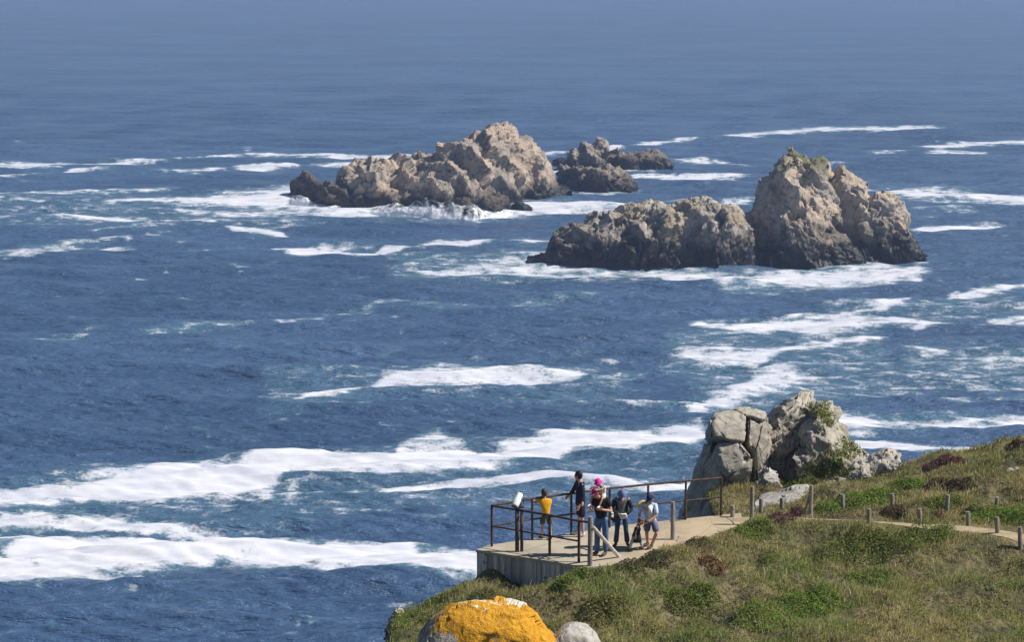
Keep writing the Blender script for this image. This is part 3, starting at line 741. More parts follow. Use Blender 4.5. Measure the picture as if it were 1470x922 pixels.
def ground_hit(px, py):
    """where the ray through a pixel meets the ground"""
    d = np.arange(45, 70, 0.05); dx, dy, dz_ = ray(px, py); t = d / dy
    x, y, z = dx * t, d, CAMZ + dz_ * t
    g = ground(x, y); m = np.where(inside(x, y, DECK), DECK_Z, g)
    k = np.argmax(z <= m) if (z <= m).any() else len(d) - 1
    return Vector((x[k], y[k], m[k]))
def wooden_post(px, top, bot, r, label, lean=0.0, group=None, cat='post', name='wooden_post', at=None):
    g = at if at is not None else ground_hit(px, bot)
    tz = at_height(px, top, g).z
    h = tz - g.z
    rr = random.Random(int(px)); b = MB()
    n = 5
    pts = [(lean * h * k / n + rr.uniform(-.004, .004), rr.uniform(-.004, .004), -0.25 * (k == 0) + h * k / n) for k in range(n + 1)]
    b.tube(pts, [r * rr.uniform(.93, 1.05) for _ in pts[:-1]] + [r * .86], 12)
    o = b.build(name, M_wood); o.location = g
    tag(o, label, cat, group); return g, h
g, h = wooden_post(847, 742, 813, .062, 'thick grey wooden post ending the front railing, pale bar leaning on it', at=Vector(P(847, 813, DECK_Z)))
def bar(name, a, c, r, mat, label, cat):
    a, c = Vector(a), Vector(c)
    b = MB(); m = (c - a) / 4; b.tube([(0, 0, 0)] + [tuple(m * k) for k in range(1, 5)], r, 8); o = b.build(name, mat); o.location = a; tag(o, label, cat)
M_bar = simple_mat('pale_wood', (0.52, 0.47, 0.44), .8, .15, 10)
q = ground_hit(889, 801); bar('wooden_bar', g + Vector((.06, -.03, h * .80)), q, .045, M_bar, 'pale wooden bar slanting down from the thick railing post to the grass', 'bar')
wooden_post(965.5, 721, 775, .058, 'tall grey wooden post at the deck edge, right of the people')
wooden_post(1079, 699, 749, .056, 'tall grey wooden post in the grass where the deck meets the path')
g3, h3 = wooden_post(1163.5, 697, 744, .056, 'tall wooden post with a slanting dark strut beside it')
bar('strut', g3 + Vector((-.22, .05, -.05)), g3 + Vector((-.03, .02, h3 * .68)), .03, M_wood, 'dark wooden strut propping the tall post at the path', 'strut')
SHORT = [(1051.5, 726, 743, 'short pale post between deck and grey outcrop, thin cord tied to it'), (1092, 716, 736, 'short dark post just right of the tall post by the deck'), (1122, 715, 733, 'short grey post in dry grass in front of the low stone slab'),
 (1210, 710, 736, 'short grey post standing in the bright green mat of leaves'), (1246.5, 731, 752, 'short grey post left of the path behind the grassy mound, nearest the tall strutted post'),
 (1281, 709, 730, 'short grey post behind the dark maroon heather clump'), (1320.5, 731, 751, 'short grey post above the green gorse mound, between two bare patches of path'),
 (1359, 711, 737, 'short grey post beyond the path, left of the far right post pair'), (1390, 735, 758, 'short grey post on the near side of the bare path, second from the right'),
 (1430, 714, 735, 'short grey post half sunk in green leaves beyond the path'), (1431.5, 743, 769, 'short round topped post between path and dry grass, next to the last one'), (1464.5, 757, 790, 'short thick post at the right border, closest to the camera')]
for px, t_, b_, lb in SHORT: wooden_post(px, t_, b_, .058, lb, random.Random(px).uniform(-.06, .06), 'short posts along the path', name='marker_post')
a = P(1054, 731, DECK_Z); a = ground_hit(1052, 743); a = Vector((a.x, a.y, at_height(1054, 731, a).z)); c = ground_hit(1078, 749); c = Vector((c.x, c.y, at_height(1078, 728.5, c).z))
b = MB(); b.tube([tuple((c - a) * k / 6 + Vector((0, 0, -.05 * math.sin(math.pi * k / 6)))) for k in range(7)], .012, 6)
o = b.build('cord', M_bar); o.location = a; tag(o, 'thin pale cord strung between a short and a tall post', 'cord')

# ================================================================== NEAR ROCKS
M_gran = rock_mat('grey_granite', (0.42, 0.38, 0.315), (0.30, 0.27, 0.225), (0.085, 0.077, 0.066), scale=0.28, lichen=(48.0, (0.50, 0.21, 0.035), 0.02), crust=(0.48, 0.45, 0.38))
M_gran2 = rock_mat('grey_boulder', (0.45, 0.42, 0.37), (0.34, 0.31, 0.27), (0.13, 0.12, 0.105), scale=0.25, crust=(0.52, 0.50, 0.45))
def hull_block(front, thick, seed, k=1.0, res=0.09, bev=0.045):
    """an angular block: front corners (px, py, distance), pushed back by thick"""
    bm = bmesh.new(); rr = random.Random(seed)
    pts = [Vector(PD(*f)) for f in front]; c = sum(pts, Vector()) / len(pts)
    vs = [bm.verts.new(p) for p in pts] + [bm.verts.new(c + (p - c) * rr.uniform(.8, .98) + Vector((rr.uniform(-.06, .06), thick * rr.uniform(.85, 1.1), -.36 * thick))) for p in pts]
    bmesh.ops.convex_hull(bm, input=vs)
    bmesh.ops.delete(bm, geom=[v for v in bm.verts if not v.link_faces], context='VERTS')
    bmesh.ops.bevel(bm, geom=list(bm.edges), offset=bev, segments=2, affect='EDGES')
    bmesh.ops.triangulate(bm, faces=bm.faces)
    for _ in range(7):
        e = [x for x in bm.edges if x.calc_length() > res * 1.7]
        if not e: break
        bmesh.ops.subdivide_edges(bm, edges=e, cuts=1); bmesh.ops.triangulate(bm, faces=bm.faces)
    bm.normal_update()
    p = np.array([v.co for v in bm.verts]); n = np.array([v.normal for v in bm.verts])
    d = facets(p, (1.1, .9, .8), .035 * k, seed, .3, .9, A1) + facets(p, (.34, .3, .22), .02 * k, seed + 3, .3, 1.0, A3) + .016 * k * fbm(p / .3, 4, seed)
    p = p + n * d[:, None]
    bm.verts.index_update(); F_ = np.array([[v.index for v in f.verts] for f in bm.faces]); bm.free()
    return p, F_
def join_arrays(parts):
    Vs, Fs, o = [], [], 0
    for p, f in parts:
        if f.shape[1] == 4: f = np.concatenate([f[:, [0, 1, 2]], f[:, [0, 2, 3]]])
        Vs.append(p); Fs.append(f + o); o += len(p)
    return np.concatenate(Vs), np.concatenate(Fs)
def grid_part(V): nt, nx, _ = V.shape; return V.reshape(-1, 3), grid_faces(nt, nx)
def fine_steps(s, k=1.0, A=A1, slab=.5):
    return [('n', (1.6, 1.6, 1.3), .22 * k, s, None), ('p', (1.3 * k, 1.1 * k, 1.0 * k), (.7, .25, .05), s + 1, A), ('f', (.8 * k, .7 * k, .55 * k), .14 * k, s + 2, A), ('p', (.5 * k, .4 * k, .3 * k), (.7, .28, .03), s + 3, A), ('f', (.25, .2, .14), .05 * k, s + 4, A)]
def rock_part(name, parts, mat, parent=None, label=None, cat=None, group=None, smooth=False):
    V, Fq = join_arrays(parts); me = mesh_np(name, V, Fq); o = link(name, me, mat, parent, smooth)
    return tag(o, label, cat, group)
D0 = 66.0
out = empty('rock_outcrop', tuple(PD(1110, 700, 66))); tag(out, 'cracked grey granite outcrop beside the platform end, orange lichen on top', 'rock')
outinv = Matrix.Translation(-Vector(out.location))
def op(name, parts):
    o = rock_part(name, parts, M_gran, out); o.data.transform(outinv); return o
op('slab_block', [hull_block([(1020,600,65.9),(1030,591,66.2),(1052,589,66.4),(1071,595,66.3),(1072,618,65.7),(1068,636,65.35),(1040,632,65.3),(1022,627,65.5),(1018,615,65.8)], 2.2, 3)])
op('slab_block', [hull_block([(1052,590,66.6),(1060,583,66.8),(1080,585,66.8),(1101,593,66.8),(1097,605,66.4),(1076,599,66.4)], 1.8, 5, .8)])
op('slab_block', [hull_block([(1075,600,66.4),(1097,606,66.5),(1092,625,66.3),(1085,650,66.2),(1079,640,66.0),(1073,638,66.0)], 1.6, 6, .8)])
op('slab_block', [hull_block([(1027,636,65.5),(1060,634,65.4),(1065,645,65.2),(1079,658,65.0),(1080,672,64.9),(1070,703,65.2),(1046,684,64.85),(1034,672,64.95),(1029,652,65.2)], 2.2, 8, 1.0, .08, .05)])
op('slab_block', [hull_block([(1014,632,66.8),(1028,634,66.0),(1036,672,65.6),(1050,694,65.7),(1074,700,65.7),(1074,745,65.3),(1056,775,65.0),(975,790,66.8),(978,745,66.8),(990,703,66.8),(1003,660,66.8)], 3.0, 9, 1.6, .1, .08)])
op('slab_block', [hull_block([(1082,612,66.6),(1103,596,67.0),(1108,640,66.6),(1100,690,66.2),(1086,690,66.2),(1080,660,66.4)], 1.6, 12, 1.2)])
op('core', [hull_block([(1030,620,67.6),(1075,600,67.6),(1108,610,67.6),(1120,700,67.2),(1090,745,66.6),(1010,740,67.4)], 1.5, 15, 1.0)])
t1 = loft([(1090,645),(1097,618),(1105,600),(1110,585),(1122,576),(1140,577),(1160,577),(1175,584),(1186,590),(1194,600),(1200,615),(1204,643)], [(1092,712),(1120,716),(1204,716)], 1.5, 190, 120, .5, .9, dist=67.2, under=1.0)
t2 = loft([(1146,640),(1156,606),(1164,590),(1176,583),(1190,588),(1198,604),(1201,628),(1212,640),(1226,648),(1240,660),(1250,676)], [(1146,700),(1190,706),(1250,705)], 2.1, 190, 120, .62, .9, dist=64.8, under=1.0)
op('tower', [grid_part(craggy(t1, fine_steps(301, 1.25))), grid_part(craggy(t2, fine_steps(311, 1.05, A3)))])
def boulder(name, label, ridge, base, depth, dist, seed, mat=M_gran2, nx=110, nt=70, boxy=.65, k=.5, cat='rock', steps=None, group=None):
    V = loft(ridge, base, depth, nx, nt, boxy, .9, dist=dist, under=.5)
    V = craggy(V, steps or fine_steps(seed, k))
    return rock_part(name, [grid_part(V)], mat, None, label, cat, group)
boulder('boulder', 'small pale angular stone at the foot of the cracked outcrop', [(1088,690),(1094,676),(1104,673),(1114,678),(1121,690),(1124,702)], [(1088,708),(1124,708)], .45, 64.6, 401)
M_lich = rock_mat('lichen_boulder', (0.44, 0.41, 0.36), (0.35, 0.32, 0.28), (0.14, 0.125, 0.11), scale=0.25, lichen=(45.72, (0.52, 0.21, 0.03), 0.22))
boulder('boulder', 'grey boulder with an orange lichen cap at the edge of the heath', [(1243,668),(1250,659),(1262,651),(1274,645),(1288,649),(1294,660),(1297,680)], [(1243,690),(1297,692)], .8, 65.2, 411, M_lich, k=.55)
boulder('boulder', 'low grey stone adjoining the right of the orange capped boulder', [(1292,672),(1300,666),(1312,668),(1319,678)], [(1292,684),(1319,684)], .4, 65.2, 421, nx=60, nt=50, k=.35)
boulder('boulder', 'tilted grey slab between the outcrop and the orange capped boulder', [(1210,690),(1222,676),(1236,668),(1246,672),(1249,692)], [(1210,700),(1249,702)], .5, 64.8, 431, k=.45)
boulder('boulder', 'flat pale rock ledge below the tilted slab at the foot of the outcrop', [(1172,700),(1186,688),(1204,680),(1216,684),(1222,698)], [(1172,704),(1222,704)], .6, 64.6, 441, k=.4)
boulder('stone_slab', 'long pale stone slab sloping down towards the deck end, behind the short posts', [(1084,732),(1098,722),(1118,712),(1142,703),(1158,701),(1164,708)], [(1082,736),(1120,728),(1166,716)], .9, 62.6, 451, k=.4, boxy=.8, cat='stone', steps=[('n', (1.2, 1.2, 1), .05, 451, None), ('p', (.9, .7, .5), (.4, .1, .01), 452, A1), ('n', (.2, .2, .2), .015, 454, None)])
boulder('boulder', 'small half buried tan stone high on the dry grass bank', [(1446,677),(1452,672),(1460,673),(1464,678)], [(1446,682),(1464,682)], .2, 61.8, 461, nx=50, nt=40, k=.25)
boulder('kerb_stone', 'flat grey stone lump at the deck edge under the slanting bar', [(850,800),(866,797),(886,795),(904,797),(912,803)], [(850,822),(912,818)], .35, 55.9, 471, nx=90, nt=60, k=.35, cat='stone')
boulder('kerb_stone', 'small brown stone at the grassy deck edge near the tall post', [(1027,761),(1033,757),(1041,757),(1046,763)], [(1027,768),(1046,768)], .2, 58.0, 481, nx=50, nt=40, k=.2, cat='stone')
# foreground boulders
def orange_mat():
    t = NT('orange_lichen_rock')
    z = t.sep(t.pos())[2]; x = t.sep(t.pos())[0]
    n = t.noise(2.4, 6, .62); n2 = t.noise(9, 5, .6); n3 = t.noise(30, 4, .6)
    rk = t.mix(t.step(n2, .38, .62), (0.20, 0.18, 0.155), (0.40, 0.37, 0.32))
    rk = t.mix(t.step(n3, .55, .7, 0, .6), rk, (0.10, 0.09, 0.08))
    org = t.mix(t.step(n2, .35, .68), (0.52, 0.235, 0.014), (0.70, 0.37, 0.028))
    org = t.mix(t.step(n3, .56, .72, 0, .6), org, (0.30, 0.13, 0.02))
    cov = t.math('ADD', t.math('MULTIPLY', t.math('SUBTRACT', z, ORZ - .78), 0.6), t.math('MULTIPLY', t.math('SUBTRACT', x, ORX), 0.13))
    cov = t.math('ADD', cov, t.math('MULTIPLY', t.math('SUBTRACT', n, .5), 1.6))
    col = t.mix(t.step(cov, -.02, .05), rk, org)
    top = t.math('ADD', t.math('MULTIPLY', t.math('SUBTRACT', z, ORZ - .13), 1.6), t.math('MULTIPLY', t.math('SUBTRACT', n, .5), 2.4))
    col = t.mix(t.step(top, .24, .36), col, (0.72, 0.66, 0.54))
    fl = t.noise(5.5, 5, .7, t.mapv(t.pos(), (1, 1, 1), (1, 0, .4)))
    col = t.mix(t.step(fl, .66, .70), col, (0.50, 0.46, 0.38))
    return t.fin(col, .92, t.bump(t.math('ADD', t.math('ADD', n, n2), t.math('MULTIPLY', n3, .5)), .8, .09))
ORP = PD(700, 866, 49.6); ORX, ORZ = ORP[0], ORP[2]
boulder('boulder', 'rounded foreground boulder crusted with bright orange lichen', [(596,960),(608,915),(618,897),(632,882),(652,872),(676,866.5),(704,865),(730,868),(752,874),(772,889),(786,902),(800,918),(808,960)], [(596,985),(700,1000),(808,985)], 1.25, 48.6, 501, orange_mat(), 200, 130, .8,
        steps=[('n', (1.5, 1.5, 1.2), .10, 501, None), ('p', (1.0, .9, .7), (.5, .15, .015), 502, A1), ('f', (.5, .45, .4), .016, 503, A1), ('n', (.2, .2, .2), .02, 504, None)])
boulder('boulder', 'rounded grey boulder to the right of the orange crusted one', [(786,945),(793,914),(806,902),(824,898),(842,901),(856,911),(866,930),(870,950)], [(786,962),(870,962)], .7, 49.2, 511, M_gran2, 110, 80, .8,
        steps=[('n', (1.2, 1.2, 1), .08, 511, None), ('p', (.8, .7, .6), (.5, .15, .01), 512, A1), ('n', (.2, .2, .2), .025, 514, None)])
boulder('cliff_rock', 'grey rock showing at the grassy left edge of the headland', [(554,908),(559,892),(565,880),(572,876),(580,886),(584,905)], [(554,935),(584,935)], .4, 53.6, 521, M_gran, 80, 70, .6, k=.45)

# ================================================================== VEGETATION
def leaf_mat(name, rough=.7, trans=.25):
    t = NT(name); c = t.attr('col', 'Color')
    t.b.inputs['Specular IOR Level'].default_value = .15
    t.fin(c, rough)
    tr = t.n('ShaderNodeBsdfTranslucent', {'Color': c}); mx = t.n('ShaderNodeMixShader', {0: trans})
    t.set(mx.inputs[1], t.b.outputs[0]); t.set(mx.inputs[2], tr.outputs[0]); t.t.links.new(mx.outputs[0], t.out.inputs[0])
    return t.m
M_leaf = leaf_mat('leaves', .65, .38); M_grass = leaf_mat('grass_blades', .6, .42)
def C(*a): return np.array(a)
STRAW, OLIVE, GREEN, BROWN, RUST, PALE = C(.60,.49,.22), C(.36,.37,.10), C(.22,.365,.07), C(.23,.18,.10), C(.38,.25,.13), C(.58,.51,.33)
def sample_ground(n, margin=30):
    x = RNG.uniform(-6, 20, n); y = RNG.uniform(46.5, 68.5, n)
    k = inside(x, y, COAST); x, y = x[k], y[k]
    k = ~inside(x, y, DECK); x, y = x[k], y[k]
    k = seg_dist(x, y, PATH_C, False) > .42 + .25 * RNG.random(len(x)); x, y = x[k], y[k]
    z = ground(x, y); px, py = project(x, y, z)
    k = (px > -40) & (px < 1520) & (py < 965) & (py > 600)
    return x[k], y[k], z[k], px[k], py[k]
def veg_fields(x, y, px, py):
    g = fbm2(x / 2.3, y / 1.7, 4, 131); d = fbm2(x / 1.0, y / 0.8, 4, 137); r = fbm2(x / 3.1, y / 2.2, 3, 141)
    low = np.clip((py - 790) / 90, 0, 1) * np.clip((1250 - px) / 500, 0, 1)
    green = np.clip(g * 1.0 + .34 + .38 * low - .55 * np.clip((770 - py) / 60, 0, 1), 0, 1)
    return g, d, r, low, green
def build_grass():
    x, y, z, px, py = sample_ground(430000)
    g, d, r, low, green = veg_fields(x, y, px, py)
    n = len(x); u = RNG.random(n)
    keep = RNG.random(n) < np.clip(.85 + .5 * d, .35, 1)
    keep &= ~((seg_dist(x, y, PATH_C, False) < .8) & (RNG.random(n) < .6))
    x, y, z, px, py, g, d, r, low, green, u = [a[keep] for a in (x, y, z, px, py, g, d, r, low, green, u)]; n = len(x)
    col = OLIVE[None] * np.ones((n, 1))
    t = np.clip(green + RNG.normal(size=n) * .15, 0, 1)[:, None]
    col = (STRAW * .8 + OLIVE * .2) * (1 - t) + (GREEN * .55 + OLIVE * .45) * t
    br = np.clip(r * 1.4 - .22 + RNG.normal(size=n) * .15, 0, 1)[:, None]; col = col * (1 - br * .65) + RUST * br * .65
    dk = np.clip(-d * 1.5 - .2, 0, .75)[:, None]; col = col * (1 - dk) + BROWN * dk
    pl = (u > .93)[:, None]; col = np.where(pl, PALE, col)
    col = col * RNG.uniform(.72, 1.2, (n, 1))
    h = (.05 + .095 * np.clip(d + .6, 0, 1.4) + .04 * RNG.random(n)) * np.where(u > .93, 1.45, 1) * RNG.uniform(.6, 1.25, n)
    near = np.minimum(seg_dist(x, y, DECK), seg_dist(x, y, PATH_C, False) - .5); h *= np.clip(.55 + near * .7, .5, 1)
    wd = RNG.uniform(.006, .0125, n)
    th = RNG.uniform(0, 6.283, n); ld = th + RNG.normal(size=n); lean = h * RNG.uniform(.15, .75, n)
    ux, uy = np.cos(th) * wd, np.sin(th) * wd; lx, ly = np.cos(ld) * lean + .25 * h, np.sin(ld) * lean
    z = z - .03
    V = np.empty((n, 5, 3))
    V[:, 0] = np.stack([x - ux, y - uy, z], 1); V[:, 1] = np.stack([x + ux, y + uy, z], 1)
    V[:, 2] = np.stack([x + ux * .8 + lx * .35, y + uy * .8 + ly * .35, z + h * .6], 1); V[:, 3] = np.stack([x - ux * .8 + lx * .35, y - uy * .8 + ly * .35, z + h * .6], 1)
    V[:, 4] = np.stack([x + lx, y + ly, z + h], 1)
    b = np.arange(n)[:, None] * 5
    Fq = np.concatenate([b + np.array([[0, 1, 2]]), b + np.array([[0, 2, 3]]), b + np.array([[3, 2, 4]])])
    me = mesh_np('grass', V.reshape(-1, 3), Fq); attr_col(me, 'col', np.repeat(col, 5, 0))
    tag(link('grass', me, M_grass), 'dry and green grass covering the headland', 'grass', kind='stuff')
def leaves_of(cx, cy, rx, ry, h, n, cols, size=(.02, .045), seed=0, sink=.05, spiky=.5):
    """leaf-sized faces through an uneven low mound that follows the ground"""
    rg = np.random.default_rng(seed)
    a = rg.uniform(0, 6.283, n); rr = np.sqrt(rg.random(n)); x = cx + np.cos(a) * rr * rx; y = cy + np.sin(a) * rr * ry
    lump = fbm2(x / (.35 * min(1.6, max(rx, .5))), y / .4, 3, seed) * .45 + .8
    edge = fbm2(np.cos(a) * 1.6 + seed, np.sin(a) * 1.6, 2, seed + 2) * .55 + rg.normal(size=n) * .10 + .08
    k = rr < 1 - np.clip(edge, 0, .75); x, y, rr, lump = x[k], y[k], rr[k], lump[k]; n = len(x)
    top = h * np.clip(1 - rr ** 2.2, 0, 1) ** .6 * lump
    z = ground(x, y) - sink + (top + sink) * (1 - rg.random(n) ** 2.2 * .75) + rg.normal(size=n) * .012
    nr = np.stack([rg.normal(size=n) * .7 + (x - cx) / rx * .4, rg.normal(size=n) * .7 + (y - cy) / ry * .4, .55 + rg.random(n) * .8], 1)
    nr /= np.linalg.norm(nr, axis=1, keepdims=True)
    t1 = np.cross(nr, rg.normal(size=(n, 3))); t1 /= np.linalg.norm(t1, axis=1, keepdims=True); t2 = np.cross(nr, t1)
    s = rg.uniform(size[0], size[1], n)[:, None]; p = np.stack([x, y, z], 1)
    V = np.stack([p - t1 * s, p + t2 * s * spiky, p + t1 * s, p - t2 * s * spiky], 1)
    cols = np.asarray(cols, float); ci = rg.integers(0, len(cols), n); w_ = rg.random((n, 1)) * .5
    c = cols[ci] * (1 - w_) + cols[(ci + 1) % len(cols)] * w_
    c = c * rg.uniform(.7, 1.25, (n, 1))
    return V.reshape(-1, 3), np.repeat(c, 4, 0)
def leaf_mesh(name, parts, label=None, cat=None, group=None, kind=None, origin=None):
    V = np.concatenate([p[0] for p in parts]); c = np.concatenate([p[1] for p in parts])
    o0 = np.zeros(3) if origin is None else np.array(origin)
    me = mesh_np(name, V - o0, np.arange(len(V)).reshape(-1, 4)); attr_col(me, 'col', c)
    o = link(name, me, M_leaf); o.location = o0
    return tag(o, label, cat, group, kind)
GORSE = [(0.179, 0.242, 0.043), (0.122, 0.172, 0.033), (0.264, 0.296, 0.057), (0.075, 0.109, 0.025)]
FERN = [(0.172, 0.265, 0.036), (0.228, 0.32, 0.051), (0.117, 0.185, 0.032)]
DARKH = [(0.091, 0.104, 0.041), (0.143, 0.15, 0.058), (0.058, 0.065, 0.031), (0.156, 0.117, 0.066)]
OLV = [(0.238, 0.244, 0.076), (0.317, 0.27, 0.099), (0.159, 0.187, 0.056)]
PURP = [(.17,.055,.095), (.12,.05,.065), (.11,.085,.045), (.21,.075,.12)]
MAROON = [(0.13, 0.057, 0.049), (0.098, 0.068, 0.039), (0.065, 0.053, 0.029)]
RED = [(0.275, 0.12, 0.072), (0.22, 0.144, 0.066), (0.132, 0.102, 0.044)]
def build_heath():
    x, y, z, px, py = sample_ground(3600)
    parts = []; rg = np.random.default_rng(5); cnt = 0
    g, d, r, low, green = veg_fields(x, y, px, py)
    for k in range(len(x)):
        if seg_dist(x[k:k+1], y[k:k+1], PATH_C, False)[0] < 1.1 : continue
        u = rg.random() + .35 * d[k]
        if u < .42: continue
        R_ = rg.uniform(.12, .42); 
        pal = DARKH if rg.random() < .38 - .3 * green[k] else (OLV if rg.random() < .55 else GORSE)
        if rg.random() < .035: pal = RED if rg.random() < .5 else PURP
        parts.append(leaves_of(x[k], y[k], R_ * rg.uniform(.9, 1.7), R_, rg.uniform(.08, .26), int(520 * R_), pal, (.014, .034), 1000 + k)); cnt += 1
        if cnt > 900: break
    leaf_mesh('heath', parts, 'low mixed heath growing among the grass', 'heath', None, 'stuff')
SHRUBS = [   # kind, lobes (px, py, half width px, height m), palette, label
 ('fern_patch', [(1190,732,26,.28),(1225,722,34,.32),(1262,712,32,.3)], FERN, 'long bright green mat of leaves behind the short posts, left of the maroon clump', 'shrub'),
 ('fern_patch', [(1296,702,26,.22),(1310,699,22,.2)], FERN, 'narrow green patch at the upper right end of the long bright green mat', 'shrub'),
 ('fern_patch', [(1440,746,40,.4),(1475,742,40,.42),(1408,752,26,.26)], FERN, 'bright green bushy mat at the right border beyond the path', 'shrub'),
 ('gorse_bush', [(1345,732,24,.3),(1368,726,22,.26)], GORSE, 'dark green bush beyond the path, between two short posts', 'shrub'),
 ('gorse_bush', [(1395,738,18,.24)], GORSE, 'small dark bush next to the bright green mat at the right', 'shrub'),
 ('gorse_bush', [(1290,782,40,.42),(1330,772,34,.45),(1355,766,22,.3),(1250,792,34,.32),(1210,800,34,.25)], GORSE, 'largest green gorse mound, on the slope below the short posts of the path', 'shrub'),
 ('gorse_bush', [(1235,840,36,.3),(1262,832,26,.26)], GORSE, 'dark green bush on the slope beneath the largest gorse mound', 'shrub'),
 ('gorse_bush', [(1068,772,26,.3),(1090,765,20,.24)], GORSE, 'rounded green bush just below the end of the deck', 'shrub'),
 ('gorse_bush', [(985,868,28,.36),(1010,858,22,.3)], GORSE, 'dark green bush in the middle of the lower slope, shade on its left', 'shrub'),
 ('gorse_bush', [(1100,885,48,.26),(1150,875,44,.3),(1180,862,30,.26)], FERN, 'wide fresh green patch low on the slope, right of the dark shaded hollow', 'shrub'),
 ('gorse_bush', [(812,838,20,.3),(832,828,16,.26)], GORSE, 'green bush growing against the right end of the concrete wall', 'shrub'),
 ('gorse_bush', [(905,815,26,.28),(940,802,26,.25)], DARKH, 'dark heath bush at the deck edge below the child in navy', 'shrub'),
 ('gorse_bush', [(1005,782,24,.26)], DARKH, 'dark heath bush at the deck edge right of the tall post', 'shrub'),
 ('gorse_bush', [(590,876,20,.26),(615,868,18,.2)], GORSE, 'green bush at the left tip of the headland', 'shrub'),
 ('gorse_bush', [(860,882,26,.25),(885,872,20,.25)], OLV, 'olive bush on the slope behind the two foreground boulders', 'shrub'),
 ('gorse_bush', [(700,860,28,.2),(740,852,24,.2)], DARKH, 'dark weeds along the foot of the concrete wall', 'weeds'),
 ('heather_clump', [(1338,672,16,.24),(1355,669,18,.28),(1372,666,14,.22)], PURP, 'purple heather in bloom on the crest of the bank', 'heather'),
 ('heather_clump', [(1122,746,20,.22),(1142,742,16,.2)], PURP, 'purple brown heather between the tall posts at the path start', 'heather'),
 ('heather_clump', [(1283,741,20,.3)], MAROON, 'dark maroon heather clump right behind the path', 'heather'),
 ('heather_clump', [(1345,744,13,.2)], MAROON, 'small maroon heather clump left of a short post beyond the path', 'heather'),
 ('heather_clump', [(1345,700,24,.16),(1375,700,20,.14)], MAROON, 'low dull purple heather in the dry grass of the bank', 'heather'),
 ('heather_clump', [(1022,815,18,.16)], RED, 'reddish rust coloured plant on the slope below the deck end', 'heather'),
 ('heather_clump', [(1462,640,14,.15),(1450,645,12,.14)], MAROON, 'dark heather on the skyline at the right border', 'heather'),
 ('gorse_bush', [(1150,700,26,.35),(1185,686,22,.45),(1120,694,18,.3)], GORSE, 'green bush in the shaded hollow at the foot of the granite outcrop', 'shrub'),
 ('gorse_bush', [(1232,682,12,.25),(1212,690,14,.2)], OLV, 'olive plants around the tilted slab right of the outcrop', 'shrub'),
]
def build_shrubs():
    for i, (nm, lobes, pal, lab, cat) in enumerate(SHRUBS):
        parts = []
        for j, (px, py, hw, hh) in enumerate(lobes):
            g = ground_hit(px, py); rx = hw / 57.0 * 1.1; ry = max(.35, min(rx * .9, 1.1))
            parts.append(leaves_of(g.x, g.y, rx, ry, hh * .85, int(2800 * rx * ry + 700), pal, (.016, .04), 300 + i * 10 + j))
        g = ground_hit(*lobes[0][:2])
        grp = {'fern_patch': 'bright green mats on the bank', 'gorse_bush': 'bushes on the headland', 'heather_clump': 'heather clumps'}[nm]
        leaf_mesh(nm, parts, lab, cat, grp, None, (g.x, g.y, g.z))
    # tuft of grass and weeds growing on top of the outcrop
    rg = np.random.default_rng(9); parts = []
    dg = bpy.context.evaluated_depsgraph_get()
    def on_rock(px, py, n, pal, sz, sp):
        V, cc = [], []
        o = Vector((0, 0, CAMZ))
        for k in range(n):
            d = Vector(ray(px + rg.normal() * sp[0], py + rg.normal() * sp[1])).normalized()
            ok, loc, nor, _, ob, _ = SC.ray_cast(dg, o + d * 50, d, distance=30)
            if not ok or ob.name not in ROCKY: continue
            for q in range(5):
                p = np.array(loc) + np.array(nor) * rg.uniform(0, .09) + rg.normal(size=3) * .03
                a = rg.normal(size=3); a[2] = abs(a[2]) + .6; a /= np.linalg.norm(a); b_ = np.cross(a, rg.normal(size=3)); b_ /= np.linalg.norm(b_); s = rg.uniform(*sz)
                V += [p - a * s, p + b_ * s * .45, p + a * s, p - b_ * s * .45]; cc += [np.array(pal[rg.integers(len(pal))]) * rg.uniform(.7, 1.2)] * 4
        return np.array(V), np.array(cc)
    ROCKY = {o.name for o in bpy.data.objects if o.name.startswith(('tower', 'slab_block'))}
    bpy.context.view_layer.update(); dg.update()
    for nm, spots, pal, lab in [('weed_tuft', [(1184,598,40,(7,7)),(1172,588,18,(7,4))], OLV + FERN[:1], 'green grass tuft growing on the upper right of the outcrop tower'),
                                ('weed_tuft', [(1218,648,60,(12,10)),(1195,668,45,(12,10)),(1172,676,40,(12,7))], OLV + GORSE, 'olive plants covering the right shoulder of the outcrop')]:
        ps = [on_rock(a, b, n * 3, pal, (.025, .055), sp) for a, b, n, sp in spots]; ps = [p for p in ps if len(p[0])]
        if ps: leaf_mesh(nm, ps, lab, 'plant')
build_grass(); build_heath(); build_shrubs()

